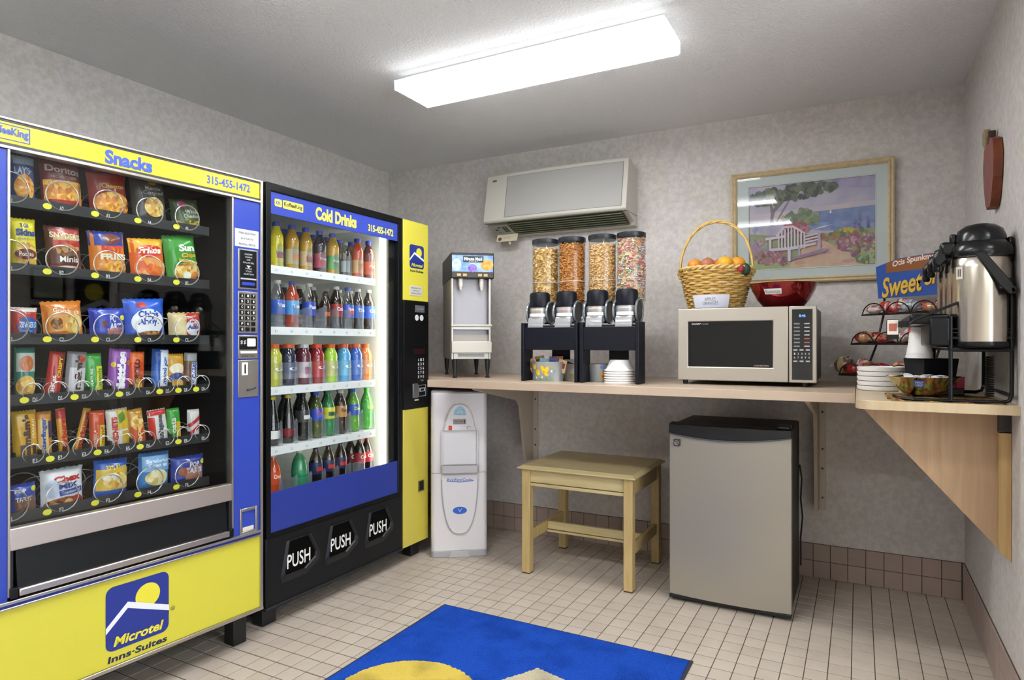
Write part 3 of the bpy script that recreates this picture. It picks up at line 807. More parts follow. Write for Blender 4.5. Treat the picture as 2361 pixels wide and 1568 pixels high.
packet('fries_bag', 'orange and blue hot fries bag on the second shelf', (208, 536, 294, 642), 1, .08, '#e07f28', [('r', -1, 1, .38, .98, '#263c98'), ('e', .12, .66, .5, .24, '#7a3a26'), ('t', 'HOT', .15, .24, 1.2, .3, '#d8321c', dict(bold=.05)), ('t', 'FRIES', .15, -.08, 1.5, .26, '#f0e2c2', dict(bold=.05)), ('e', .1, -.52, .8, .32, F_CHIP), ('r', -1, 1, -.98, -.86, '#2a4cae')])
packet('chip_bag', 'orange corn chip bag with a yellow top on the second shelf', (302, 552, 384, 660), 1, .10, '#e2671d', [('r', -1, 1, .34, .97, '#eab52c'), ('e', .0, .42, .78, .26, '#d5331f'), ('t', 'Fritos', .0, .44, 1.35, .3, '#f6efe2', dict(bold=.04, shear=.15)), ('e', .0, -.35, .92, .5, FOOD('corn', ['#e8792a', '#f0a050', '#d95a1c', '#f4b878'], 50)), ('r', -1, 1, -.98, -.86, '#e6c58a')])
packet('chip_bag', 'green multigrain chip bag at the end of the second shelf', (386, 545, 462, 662), 1, .14, '#3f9a3a', [('t', 'Sun', .22, .48, 1.0, .28, '#eef2e4', dict(bold=.05)), ('t', 'Chips', .30, .16, .95, .22, '#efa92c', dict(bold=.04)), ('r', -.4, .9, -.12, -.02, '#d9b63c', -.12), ('e', .1, -.5, .85, .40, F_GOLD), ('e', .55, -.68, .3, .2, '#d9893c'), ('e', .0, -.62, .25, .16, '#e7e4d4'), ('t', 'GARDEN SALSA', .05, -.2, 1.0, .08, '#7c2620')])
# row 3
packet('cookie_packet', 'red packet with a blue oval name on the third shelf', (20, 710, 86, 784), 2, .0, '#b93a36', [('r', -1, 1, .72, .98, '#d9d4ce'), ('e', -.6, .3, .5, .6, '#cc4a44'), ('e', .1, -.1, .8, .52, '#2a5aa8'), ('t', 'ZINGERS', .1, -.05, 1.35, .36, '#c9d8ee', dict(bold=.04, shear=.2)), ('t', 'RASPBERRY', .1, -.42, .8, .1, '#d9e0ee')])
packet('cookie_packet', 'orange packet of nut cookies on the third shelf', (100, 696, 196, 784), 2, .09, '#d97f2a', [('r', -1, 1, -.5, .5, '#e39a4a'), ('t', "Grandma's", .05, .5, 1.3, .22, '#f4ead8', dict(bold=.02, rot=-.12)), ('e', .35, -.15, .5, .5, F_GOLD), ('e', -.45, -.1, .3, .3, F_BROWN), ('r', -1, 1, -.97, -.72, '#5a3a78')])
packet('pastry_packet', 'blue pastry packet with a pale square picture on the third shelf', (206, 712, 290, 786), 2, .05, '#3040a8', [('r', -1, 1, -.95, .9, '#3346b8'), ('t', 'POP\nTARTS', .2, .1, .9, .9, '#dfe3ee', dict(bold=.04)), ('r', -.25, .75, -.75, -.2, '#a8706a'), ('e', .75, .4, .18, .16, '#e2d83a'), ('e', -.35, .05, .2, .18, '#7a4a44')])
packet('cookie_packet', 'bright blue cookie packet on the third shelf', (288, 690, 384, 788), 2, .07, '#2a55c0', [('r', -1, 1, .35, .97, '#2f63d4'), ('e', .0, -.1, .8, .62, '#e9eaf0'), ('t', 'Chips\nAhoy!', .0, .06, 1.1, .72, '#2c4ca8', dict(bold=.04)), ('e', .05, -.72, .7, .2, F_BROWN), ('e', -.3, .7, .25, .13, '#c43a34')])
packet('cracker_packet', 'red and cream sandwich cracker packet at the end of the third shelf', (388, 722, 464, 784), 2, .05, '#d9c08a', [('r', -.1, 1, -.95, .95, '#bb2e2e'), ('e', .35, -.05, .5, .6, '#d9dbe0'), ('t', 'Austin', .35, -.02, .8, .3, '#2a55a8', dict(bold=.04)), ('e', -.5, .0, .35, .7, '#e6d2a0')])
# row 4
packet('nut_packet', 'teal packet of pastry crackers on the fourth shelf', (30, 803, 82, 918), 3, .0, '#2a7a6e', [('r', -.9, .9, .1, .8, '#b9c4bc'), ('e', 0, .4, .7, .3, '#c06a34'), ('e', 0, -.45, .95, .4, F_GOLD), ('r', -1, 1, -.97, -.84, '#1f5d55')], 'bar')
packet('candy_bar', 'red crispy wafer bar standing on the fourth shelf', (98, 812, 138, 912), 3, .12, '#b5231c', [('r', .25, .95, .05, .9, '#6e1812'), ('t', 'KitKat', -.3, -.45, .9, .55, '#f4eeea', VB(bold=.04)), ('t', 'CRISPY', .3, .35, .9, .5, '#e8c22c', VB(bold=.04))], 'bar')
packet('candy_bag', 'silver brown candy bag with a large letter m on the fourth shelf', (144, 812, 194, 908), 3, .08, '#8d8a8e', [('r', -.8, .8, -.9, .3, '#c4c0c4'), ('t', "m&m's", .0, .1, 1.5, .75, '#4a2a20', VB(bold=.06)), ('e', .3, .7, .3, .14, '#b8362c')], 'bar')
packet('granola_bar', 'green and yellow crunchy bar on the fourth shelf', (193, 816, 238, 906), 3, -.03, '#3a9a38', [('r', .1, .9, -.9, .4, '#d8d23a'), ('t', 'almonds', .5, -.25, 1.1, .55, '#4a8a2c', VB(bold=.03)), ('t', 'NATURE', -.4, -.1, .8, .3, '#e9eadb', VB(bold=.02))], 'bar')
packet('candy_bag', 'purple fruit candy bag with white lettering on the fourth shelf', (243, 805, 297, 905), 3, .06, '#8a3aa0', [('r', -1, 1, .6, .97, '#9c52b4'), ('t', 'skittles', .0, .0, 1.75, .85, '#f2eef4', VB(bold=.07)), ('e', -.7, .3, .2, .12, '#d9b42c'), ('e', .7, .4, .2, .14, '#c46a2c'), ('r', -1, 1, -.97, -.8, '#a82a2c')], 'bar')
packet('candy_bar', 'orange caramel cup packet on the fourth shelf', (290, 812, 332, 902), 3, .02, '#d0481c', [('r', -1, 1, .5, .97, '#e06a28'), ('t', 'ROLO', -.1, .2, .9, .6, '#5a1f14', VB(bold=.05)), ('e', .1, -.5, .7, .3, '#8a4a1c'), ('t', 'FAST\nBREAK', .1, -.5, .9, .4, '#eab83a', dict(bold=.04))], 'bar')
packet('candy_bar', 'blue and white almond bar on the fourth shelf', (345, 806, 386, 900), 3, .04, '#2f62b4', [('r', -.2, .95, -.95, .95, '#dfe4ec'), ('t', 'Almond Joy', .4, -.15, 1.6, .75, '#2f4a94', VB(bold=.04)), ('r', -.9, -.3, .3, .8, '#1f4a9a')], 'bar')
packet('cookie_packet', 'golden peanut cracker packet on the fourth shelf', (382, 817, 424, 896), 3, .0, '#d09a2a', [('e', .0, .2, .85, .3, '#eee0c2'), ('e', .0, -.3, .9, .3, '#34488a'), ('e', .0, -.6, .8, .25, F_GOLD)], 'bar')
packet('candy_bar', 'silver brown nougat bar at the end of the fourth shelf', (420, 814, 452, 892), 3, .04, '#6a4a40', [('r', -1, 1, .55, .97, '#9a9a9c'), ('r', -.1, .9, -.9, .5, '#dcdde4'), ('t', 'SNICKERS', .3, -.15, 1.3, .75, '#2c4aa0', VB(bold=.05))], 'bar')
# row 5
packet('candy_bag', 'yellow candy bag with brown letter m on the fifth shelf', (28, 948, 90, 1066), 4, -.04, '#d8a522', [('t', "m&m's", .0, .25, 1.2, .62, '#4c2c1e', VB(bold=.06)), ('t', 'PEANUT', .55, .3, .8, .2, '#f0e4c2', VB(bold=.02)), ('t', 'm', .1, -.52, 1.3, .42, '#4c2c1e', dict(bold=.05)), ('r', -1, 1, -.97, -.86, '#b8861c')], 'bar')
packet('candy_bar', 'orange and blue peanut butter bar on the fifth shelf', (84, 950, 122, 1052), 4, -.02, '#c98424', [('r', -.9, .3, -.95, .7, '#d9b86c'), ('t', 'Butterfinger', -.25, -.1, 1.7, .8, '#274aa0', VB(bold=.05)), ('r', .3, .95, -.1, .6, '#3a2a4a')], 'bar')
packet('fruit_chew_roll', 'red and yellow fruit chew roll on the fifth shelf', (136, 942, 160, 1050), 4, -.08, '#d9962a', [('r', -1, 1, .6, .97, '#b8242c'), ('t', 'starburst', .1, -.1, 1.6, 1.2, '#b8241c', VB(bold=.05))], 'bar')
packet('fruit_chew_roll', 'yellow fruit chew roll leaning against the other roll on the fifth shelf', (166, 942, 186, 1046), 4, .22, '#e0a02c', [('t', 'starburst', .0, .0, 1.7, 1.2, '#b8241c', VB(bold=.05))], 'bar', dep=.115)
packet('granola_bar', 'orange and yellow almond bar on the fifth shelf', (204, 948, 242, 1040), 4, .0, '#c84a1e', [('r', .1, .95, -.95, .3, '#d3cf3a'), ('t', 'almond', .5, -.35, 1.1, .6, '#c4481e', VB(bold=.04)), ('t', 'SWEET &\nSALTY', -.4, -.3, .8, .5, '#eee2d0', VB(bold=.02))], 'bar')
packet('candy_bag', 'white and red chocolate raisin bag on the fifth shelf', (248, 943, 302, 1036), 4, -.08, '#dcd6cc', [('r', -.2, .9, .0, .95, '#d2ae2a'), ('r', -.1, .5, .35, .8, '#5a8a30', .3), ('t', 'RAISINETS', -.45, -.15, 1.6, .5, '#b8261e', VB(bold=.05)), ('r', .15, .95, -.9, -.1, '#c9a22a')], 'bar')
packet('candy_bar', 'gold and orange nut roll bar on the fifth shelf', (299, 943, 338, 1028), 4, -.12, '#c9902c', [('r', -.9, .9, -.9, .1, '#c8541f'), ('e', .0, .3, .8, .4, F_GOLD), ('t', 'PayDay', .1, -.35, 1.0, .5, '#f0d88a', VB(bold=.04))], 'bar')
packet('candy_bar', 'white and red nut bar on the fifth shelf', (344, 944, 390, 1022), 4, -.10, '#dedbd6', [('r', -1, 1, .7, .97, '#c8302a'), ('t', 'NutRageous', .1, -.1, 1.6, .7, '#55565c', VB(bold=.05)), ('r', -1, -.5, -.9, .6, '#c8302a'), ('r', -1, 1, -.97, -.8, '#c8302a')], 'bar')
packet('granola_bar', 'green oat bar on the fifth shelf', (386, 942, 418, 1014), 4, -.06, '#3d9a34', [('r', .1, .95, -.95, .2, '#d9b82c'), ('t', 'oats', -.3, .0, .9, .7, '#e6ead2', VB(bold=.03))], 'bar')
packet('candy_bar', 'white and red striped wafer bar at the end of the fifth shelf', (430, 945, 460, 1008), 4, .0, '#d8d2d0', [('r', -1, 1, .1, .35, '#b8242c', .3), ('r', -1, 1, -.45, -.2, '#b8242c', .3), ('r', -1, 1, -.95, -.75, '#34427a')], 'bar')
# row 6
packet('pastry_packet', 'blue pastry packet with a brown square picture on the bottom shelf', (20, 1116, 86, 1192), 5, -.05, '#2a46a8', [('t', 'POP', -.3, .62, .8, .24, '#e6e8ee', dict(bold=.04)), ('r', -.7, .75, -.75, .2, '#7a5038', .15), ('t', 'TARTS', -.1, .1, 1.2, .28, '#d7dae2', dict(bold=.03)), ('e', .72, .66, .25, .16, '#d9d83a')])
packet('snack_mix_bag', 'white snack mix bag with a blue name stripe on the bottom shelf', (92, 1080, 194, 1178), 5, -.02, '#e6e6ea', [('e', .0, -.68, .95, .30, F_MIX), ('t', 'Chex', .1, .52, 1.3, .34, '#c4302a', dict(bold=.05, rot=.06)), ('t', 'MIX', .15, .16, .9, .26, '#2c3c90', dict(bold=.05, rot=.06)), ('r', -.3, .8, -.28, -.02, '#33499c', .08), ('t', 'Traditional', .25, -.15, .9, .14, '#e9e9ee', dict(rot=.08)), ('e', .55, -.55, .25, .18, '#b8362c'), ('e', -.6, .1, .28, .45, '#c2cbe0')])
packet('cookie_packet', 'yellow and blue animal cookie packet on the bottom shelf', (212, 1060, 292, 1160), 5, .03, '#2f62c4', [('r', -.95, .95, -.5, .55, '#dcb63a'), ('t', '33% More', .15, .62, 1.3, .24, '#e6c93a', dict(bold=.05)), ('e', .1, -.05, .75, .42, F_GOLD), ('e', -.2, .15, .5, .2, '#efe4c8'), ('r', -1, 1, -.97, -.62, '#2c58b8')])
packet('cookie_packet', 'light blue sandwich cookie packet on the bottom shelf', (316, 1044, 388, 1134), 5, .02, '#3d82c8', [('r', -.9, .9, .05, .85, '#7fb0dc'), ('t', 'Sandwich\nCremes', .05, .48, 1.5, .42, '#e9eef4', dict(bold=.03)), ('e', .0, -.28, .75, .42, FOOD('cream', ['#e8d898', '#d9bf70', '#f0e6b8'], 40)), ('r', -1, 1, -.97, -.7, '#3672bc')])
packet('pastry_packet', 'dark blue frosted pastry packet at the end of the bottom shelf', (392, 1052, 470, 1116), 5, .0, '#2c3f9c', [('r', -.4, .75, -.75, .3, '#a8705c', .1), ('t', 'POP\nTARTS', .2, .2, 1.0, .8, '#d9dde8', dict(bold=.04)), ('e', .8, .55, .2, .18, '#d9d83a'), ('e', -.5, .0, .25, .3, '#a05a30')])
# ------------------------------------------------------------------ cold drinks vending machine
D_X = -2.2; D_Y = onx(611, HY, D_X).y; DROT = math.pi / 2
def DP(px, py, dep=0.0):
    p = onx(px, py, D_X - dep); return p.y - D_Y, p.z
DM = thing('drinks_machine', 'tall black and blue cold drinks vending machine with lit glass front', 'vending machine', (D_X, D_Y, 0), DROT)
DW, DH, DD = 1.16, 1.892, .76
M_DBLK = pm('#0b0c0e', .42, spec=.25, bump=.15, bscale=300, bdist=.001)
b = MB().box(0, .02, .03, DD, .09, DH).box(DW - .02, DW, .03, DD, .09, DH).box(0, DW, DD - .02, DD, .09, DH).box(0, DW, .03, DD, DH - .025, DH).box(0, DW, .03, DD, .09, .40)
b.build('cabinet', M_DBLK, DM, bev=.003)
MB().box(.022, .03, .04, .62, .42, 1.84).box(.885, .893, .04, .62, .42, 1.84).box(.022, .893, .62, .63, .42, 1.84).box(.022, .893, .04, .62, 1.84, 1.85).box(.022, .893, .04, .62, .412, .42)\
    .build('interior_liner', pm('#c9cfd2', .5), DM, smooth=False)
MB().box(.90, .91, .03, DD - .03, .42, 1.85).build('inner_bulkhead', M_DBLK, DM, smooth=False)
# door frame
b = MB().ring(0, .918, .385, DH, .026, .034, .02, .036, -.008, .03)
b.build('door_frame', M_DBLK, DM, bev=.004)
MB().box(.918, .930, .0, .03, .09, DH).build('door_gap', pm('#0a0b0c', .6), DM, smooth=False)
hp = MB().box(.026, .884, -.001, .006, 1.763, 1.857).build('header_panel', pm('#3347ac', .35, coat=.2), DM, smooth=False)
M_LY = pm('#efe65a', .45)
lettering('Cold Drinks', DP(776, 502)[0], 1.810, .275, .060, xz(-.002), M_LY, hp, .045)
lettering('315-455-1472', DP(878, 528)[0], 1.800, .20, .036, xz(-.002), M_LY, hp, .035)
x_ = DP(664, 473)[0]
poly(rrect(x_ - .075, x_ - .035, 1.798, 1.830, .006), xz(-.002), M_LY, hp, 'crest')
lettering('KK', x_ - .055, 1.814, .026, .016, xz(-.0026), pm('#3347ac', .4), hp, .02)
poly(rrect(x_ - .030, x_ + .086, 1.796, 1.832, .006), xz(-.002), M_LY, hp, 'name_plate')
lettering('KoffeeKing', x_ + .028, 1.814, .105, .024, xz(-.0026), pm('#4a4a2c', .4), hp, .03)
MB().box(.026, .884, -.001, .006, .405, .575).build('lower_panel', pm('#26388e', .4, coat=.15), DM, smooth=False)
MB().box(.026, .884, .008, .012, .575, 1.763).build('glass_pane', clear_mat('drinks_glass', (.97, .98, .98), .7), DM, smooth=False)
# vertical lamp behind the glass
lm = MB().prism(rrect(DP(877, 800, .05)[0], DP(894, 800, .05)[0], .040, .060, .008), .50, 1.775, 'z').build('lamp_tube', emis('cooler_tube', '#fffbe0', 4.5), DM)
MB().box(DP(896, 800, .016)[0], .884, .016, .034, .45, 1.80).build('lamp_shield', pm('#0c0f11', .3), DM, smooth=False)
# push door panel
pn = MB()
def pushpoly(cx):
    return [(cx - .075, .345), (cx + .055, .345), (cx + .082, .26), (cx + .082, .225), (cx + .04, .195), (cx - .095, .195), (cx - .10, .215)]
mask = MB().box(0, .918, -.004, .03, .090, .385)
mp_ = mask.build('push_panel', pm('#0f1114', .5, spec=.3, bump=.2, bscale=400, bdist=.001), DM, bev=.004)
for cx in (.187, .451, .725):
    P_ = [(cx - .062, .348), (cx + .055, .348), (cx + .100, .262), (cx + .095, .235), (cx + .03, .198), (cx - .085, .198), (cx - .088, .222)]
    n = len(P_); Q_ = [(cx + (x - cx) * 1.22, .27 + (z - .27) * 1.18 - .012) for x, z in P_]
    rim = MB(); vs = [(x, -.005, z) for x, z in Q_] + [(x, -.012, z) for x, z in P_] + [(cx + (x - cx) * .9, .0, .27 + (z - .27) * .9) for x, z in P_]
    rim.add(vs, [(i, (i + 1) % n, n + (i + 1) % n, n + i) for i in range(n)] + [(n + i, n + (i + 1) % n, 2 * n + (i + 1) % n, 2 * n + i) for i in range(n)])
    rm = rim.build('push_bezel', pm('#17191d', .4, spec=.4), mp_, smooth=False, bev=.002)
    poly([(cx + (x - cx) * .93, .27 + (z - .27) * .93) for x, z in P_], xz(-.0045), pm('#020202', .5, spec=.1), rm, 'push_window')
    lettering('PUSH', cx - .005, .256, .135, .062, xz(-.0055), pm('#e8e8e4', .5), rm, .012)
MB().box(-.004, .922, -.010, .03, .082, .094).build('kick_rail', pm('#24262a', .4, metal=.3), DM, bev=.002)
for xx in (.02, DW - .10):
    for yy in (.04, DD - .1): MB().box(xx, xx + .075, yy, yy + .06, 0, .09).build('leg', pm('#15161a', .5), DM, bev=.003)
# right service door
yp = MB().box(.930, DW, -.006, .03, 1.449, DH).build('upper_panel', pm('#ddd24a', .4, coat=.15), DM, bev=.002)
hotel_logo(yp, .984, 1.117, 1.632, 1.762, -.007)
nt_ = MB().box(.986, 1.100, -.008, -.005, 1.478, 1.533).build('notice', pm('#cac8be', .6), yp, smooth=False)
for k, s_ in enumerate(('PRESS SELECTION', 'BUTTON TO', 'REVEAL PRICE')):
    lettering(s_, 1.043, 1.520 - k * .015, .09 - .03 * (k == 1), .007, xz(-.0086), pm('#48484a', .5), nt_, .01)
lw = MB().box(.930, DW, -.006, .03, .088, .845).build('lower_service_panel', pm('#cdbf4c', .4, coat=.15), DM, bev=.002)
lk = MB().frame(1.065, 1.115, .372, .432, .006, .006, .006, .006, -.012, -.004).build('coin_return', pm('#5e5a48', .35, metal=.5), lw, bev=.001)
MB().box(1.071, 1.109, -.008, -.005, .378, .426).build('return_opening', pm('#0b0b0c', .5), lk, smooth=False)
cd = MB().box(.930, DW, -.010, .03, .846, 1.448).build('control_panel', pm('#0a0b0d', .4, spec=.3), DM, bev=.003)
MB().box(1.03, 1.115, -.014, -.008, 1.385, 1.425).build('credit_display', pm('#5b5f66', .4), cd, bev=.001)
lettering('EXACT CHANGE', 1.072, 1.405, .065, .010, xz(-.0145), pm('#a8acb4', .5), cd)
for xx in (1.045, 1.090): ellipse(xx, 1.355, .018, .017, xz(-.0112), pm('#d6d6d8', .4), cd, 'coin_mark', 1, 16)
MB().box(1.02, 1.12, -.014, -.008, 1.150, 1.180).build('price_display', pm('#2c0d10', .2), cd, bev=.001)
for r_ in range(5):
    for c_, s_ in enumerate(('ABCDE'[r_], '13579'[r_], '24680'[r_])):
        lettering(s_, 1.062 + c_ * .022, 1.118 - r_ * .024, .011, .016, xz(-.0112), pm('#e6e6e4', .5), cd, .015, name='key_mark')
lettering('* CLR', 1.092, 1.001, .03, .008, xz(-.0112), pm('#d6d6d4', .5), cd)
MB().box(1.005, 1.050, -.018, -.008, .905, .985).build('bill_acceptor', pm('#7a7b7c', .4, metal=.6), cd, bev=.003)
MB().frame(1.060, 1.130, .910, .975, .003, .003, .003, .003, -.013, -.009).build('coin_plate', pm('#8f9092', .4), cd, smooth=False)
MB().frame(1.072, 1.118, .938, .958, .003, .003, .003, .003, -.014, -.009).build('coin_slot', pm('#c9c9c9', .4), cd, smooth=False)
MB().box(1.025, 1.060, -.014, -.008, .888, .897).build('reject_button', pm('#b9b6ac', .4), cd, bev=.002)

# ---- shelves with guides
SHZ = [1.552, 1.282, 1.016, .750, .490]
for z in SHZ:
    sh = MB().box(.032, .785, .072, .60, z - .006, z).box(.032, .785, .068, .073, z - .034, z + .002).build('shelf', pm('#dfe3e4', .45), DM, bev=.001)
    for k in range(9):
        x = .075 + k * .0895
        g = MB().prism([(.076, z), (.080, z + .105), (.088, z + .115), (.096, z + .105), (.30, z + .05), (.30, z)], x - .001, x + .001, 'x')
        g.build('bottle_guide', clear_mat('guide_plastic', (.93, .95, .97), 1.6, .08, (.75, .8, .85), .18), sh, smooth=False)
        if k < 8: lettering('ABCDE'[SHZ.index(z)] + str(k + 1), x + .045, z - .017, .014, .010, xz(.0674), pm('#7d858a', .5), sh, name='slot_number')

# ---- bottles
def bottle_kind(profile, cap_r, cap_h, lab):
    """profile [(r,z)], cap at its top, label band lab=(z0,z1)"""
    return profile, cap_r, cap_h, lab
K_JUICE = bottle_kind([(.026, 0), (.030, .004), (.0305, .020), (.0295, .024), (.0295, .095), (.031, .100), (.0295, .106), (.031, .112), (.030, .118), (.0315, .126), (.030, .142), (.022, .166), (.0155, .178), (.0150, .190)], .0175, .020, (.026, .094))
K_SODA = bottle_kind([(.022, 0), (.030, .008), (.0315, .03), (.0300, .06), (.0305, .085), (.0320, .120), (.0315, .138), (.027, .160), (.018, .182), (.0125, .196), (.0120, .206)], .0145, .016, (.085, .140))
K_WATER = bottle_kind([(.027, 0), (.0315, .006), (.0315, .05), (.0305, .054), (.0315, .058), (.0315, .125), (.030, .145), (.022, .170), (.014, .186), (.0125, .200)], .0148, .016, (.060, .124))
K_SPORT = bottle_kind([(.030, 0), (.034, .006), (.034, .05), (.0315, .062), (.034, .074), (.0345, .105), (.0325, .112), (.0345, .12), (.033, .138), (.025, .156), (.020, .164), (.0195, .172)], .0215, .020, (.030, .104))
K_TALL = bottle_kind([(.024, 0), (.030, .006), (.031, .07), (.029, .10), (.0225, .14), (.0165, .175), (.0135, .195), (.0130, .206)], .0145, .015, (.030, .066))
K_FAT = bottle_kind([(.030, 0), (.036, .008), (.036, .09), (.0375, .115), (.034, .15), (.024, .178), (.014, .192), (.0135, .202)], .0150, .016, (.02, .09))
def drink(label, px, row, kind, liquid, cap, lab_col, dep=.135, clear=False, text=None, tcol='#f4f4f4', dx=0.0, scale=1.0, lab2=None):
    prof, cr, ch, (l0, l1) = kind
    x, _ = DP(px, HY, dep); z = SHZ[row]
    loc = Matrix.Translation((D_X, D_Y, 0)) @ Matrix.Rotation(DROT, 4, 'Z') @ Vector((x + dx, dep, z + .0005))
    t = thing('drink_bottle', label, 'bottle', loc, DROT + rnd.uniform(-.3, .3) * (text is None))
    t.scale = (scale, scale, scale)
    m = clear_mat('clear_pet', (.80, .84, .86), 2.2, .04) if clear else pm(liquid, .06, coat=.6, spec=.8)
    MB().lathe(prof, 20).build('bottle', m, t, ang=50)
    zt_ = prof[-1][1]
    MB().lathe([(cr * .92, 0), (cr, .002), (cr, ch - .002), (cr * .88, ch)], 18, (0, 0, zt_ - .004)).build('cap', pm(cap, .4), t)
    # sleeve label follows the bottle between l0 and l1
    def rad(zz):
        for (r0, z0), (r1, z1) in zip(prof, prof[1:]):
            if z0 <= zz <= z1: return r0 + (r1 - r0) * (zz - z0) / max(z1 - z0, 1e-6)
        return prof[-1][0]
    if lab_col:
        lp = [(rad(l0 + (l1 - l0) * k / 5) + .0007, l0 + (l1 - l0) * k / 5) for k in range(6)]
        lb = MB().lathe(lp, 20, cap0=False, cap1=False).build('label', pm(lab_col, .3, coat=.4), t)
        R_ = max(r for r, _ in lp) + .0006
        cyl = lambda u, v: (R_ * math.sin(u / R_), -R_ * math.cos(u / R_), v)
        if lab2: patch(-.02, .02, l0 + .25 * (l1 - l0), l0 + .6 * (l1 - l0), cyl, pm(lab2, .35), lb, nu=8, nv=2)
        if text: lettering(text, 0, l0 + .62 * (l1 - l0), .044, .018, cyl, pm(tcol, .4), lb, .03)
    return t
ROWS = [
 (K_JUICE, [(637, '#d9c92a', '#2a3a9c', '#d8cf2e', 'yellow juice bottle with a blue and red label', 'Lemonade', '#2a3a9c', '#b0302c'), (673, '#b98f2a', '#3448b4', '#b9b08a', 'amber juice bottle with an orange picture label', 'Orange', '#d9731f', '#d97a24'),
            (705, '#b5902e', '#3448b4', '#c4b088', 'amber juice bottle with a fruit label', 'Apple', '#a8321f', '#9c3a24'), (737, '#2a2230', '#3a4cc0', '#a04a5c', 'dark grape juice bottle with a pink label', 'Grape', '#e9e4ec', '#c4344c'),
            (767, '#c2982c', '#3448b4', '#6aa868', 'amber juice bottle with a green label', 'Apple', '#f0f0e0', '#3f8a3c'), (795, None, '#8f969c', '#9aa0a2', 'clear capped bottle with a grey label', None, '#fff', None),
            (824, '#c8563c', '#3a4cc0', '#c9a06c', 'coral juice bottle with an orange label', 'Ruby Red', '#a8321f', '#d9832c'), (850, '#5e3434', '#3a4cc0', '#b8563c', 'dark red juice bottle with an orange red label', 'Cran', '#f0e6d8', '#8a2424')]),
 (K_WATER, [(640, None, '#d9dde0', '#3a62c4', 'clear water bottle with a blue label', 'Water', '#f0f4f8', None), (673, '#a03a20', '#3350c0', '#5aa0d8', 'red brown iced tea bottle with a light blue label', 'Tea', '#f4f4f4', None),
            (712, None, '#d9dde0', '#2c48b0', 'clear water bottle with a dark blue label', 'Pure', '#f0f4f8', None), (749, '#2a1714', '#20140f', '#4a2a22', 'short dark cola bottle with a brown label', None, '#fff', '#b85a30'),
            (775, '#1b1312', '#d9dadc', '#8f2c30', 'black cola bottle with a red label and white cap', 'Cola', '#f0e8e8', None), (801, None, '#3f5cc8', '#3450b8', 'clear water bottle with a blue cap', 'Spring', '#f0f4f8', '#b8343c'),
            (825, '#2b201c', '#d9dadc', '#2f62b8', 'dark cola bottle with a bright blue label', 'Diet', '#f0f4f8', None), (850, '#2a1b1a', '#d9dadc', '#2c5cc0', 'dark cola bottle with a blue label by the lamp', 'Cola', '#f0f4f8', None)]),
 (K_SPORT, [(632, '#b5b83a', '#e2622a', '#b0b048', 'yellow green sports drink bottle with an orange cap', 'G', '#eef0e0', None), (665, '#1d2440', '#e2622a', '#5a6078', 'navy sports drink bottle with an orange cap', 'G', '#d8dcea', None),
            (700, '#5c2436', '#c9ced2', '#b9b0b6', 'plum vitamin drink bottle with a white cap', 'vitamin', '#6a3a4a', '#a86a80'), (731, '#8a1a24', '#e2502a', '#a4303c', 'red sports drink bottle with an orange cap', 'G', '#f0d8d8', None),
            (762, '#9cc83a', '#e2622a', '#b4b878', 'lime green sports drink bottle with an orange cap', 'G', '#f0f2dc', None), (793, '#4f9ed0', '#e2622a', '#6aaed4', 'light blue sports drink bottle with an orange cap', 'G', '#eef6fa', None),
            (820, '#2f5cb4', '#e2622a', '#5678c0', 'royal blue sports drink bottle with an orange cap', 'G', '#e6ecf8', None), (842, '#d9782c', '#e2622a', '#d08858', 'orange sports drink bottle with an orange cap', 'G', '#faeee0', None)]),
 (K_SODA, [(628, '#141213', '#d9cf34', '#e6e6e2', 'black tapered soda bottle with yellow cap and white label', None, '#333', None), (664, '#171214', '#d9cf34', '#7a2028', 'black tapered soda bottle with yellow cap and red label', None, '#eee', None),
            (698, '#121212', '#151515', '#3a3c3e', 'all black soda bottle with a dark cap', None, '#eee', '#d8d8d8'), (729, '#4a5426', '#3a66d0', '#3450b8', 'olive green soda bottle with a blue cap', 'Dew', '#e04a3a', '#4a68c8'),
            (757, '#1f7a44', '#2f8a50', '#c8c83a', 'green soda bottle with a yellow band', None, '#eee', '#1f5d3c'), (785, '#2a1c16', '#c9ccc8', '#b0864a', 'brown root beer bottle with a tan label', 'Root', '#4a2a18', None),
            (815, '#5c9a34', '#3a66d0', '#3456b4', 'light green soda bottle with a blue cap and label', 'Dew', '#c8e060', None), (845, '#3f9a34', '#3fae44', '#4aa044', 'bright green soda bottle with a green cap', 'Lime', '#f0e050', None)]),
 (K_SODA, [(630, '#c8481f', '#e0e2e2', '#d04a22', 'orange soda bottle with a white cap', 'Crush', '#f4e6d8', None), (690, '#2f8a5c', '#d4dcd8', '#3a8a64', 'wide green ginger ale bottle with a white cap', None, '#eee', None),
            (728, '#15100f', '#2a3a7c', '#22305c', 'black cola bottle with a red disc label, beside the green bottle', None, '#eee', '#b8302c'), (757, '#140f0f', '#2a3a7c', '#22305c', 'black cola bottle with a red disc label and a blue cap', None, '#eee', '#b8302c'),
            (785, '#16100f', '#2a4a9c', '#22305c', 'black cola bottle with a red disc label, third of the three', None, '#eee', '#b8302c'), (808, '#1a1010', '#b8302c', '#5a1c20', 'dark cola bottle with a red cap and dark red label', 'Cola', '#f0e6e6', None),
            (829, '#1c1212', '#c84a48', '#a83038', 'dark cola bottle with a pinkish red cap', 'Cola', '#f0e6e6', None), (846, '#1a1010', '#b02a2c', '#b8343c', 'dark cola bottle with a red cap next to the lamp', 'Cola', '#f6eeee', None)]),
]
SHN = ['top shelf', 'second shelf', 'third shelf', 'fourth shelf', 'bottom shelf']
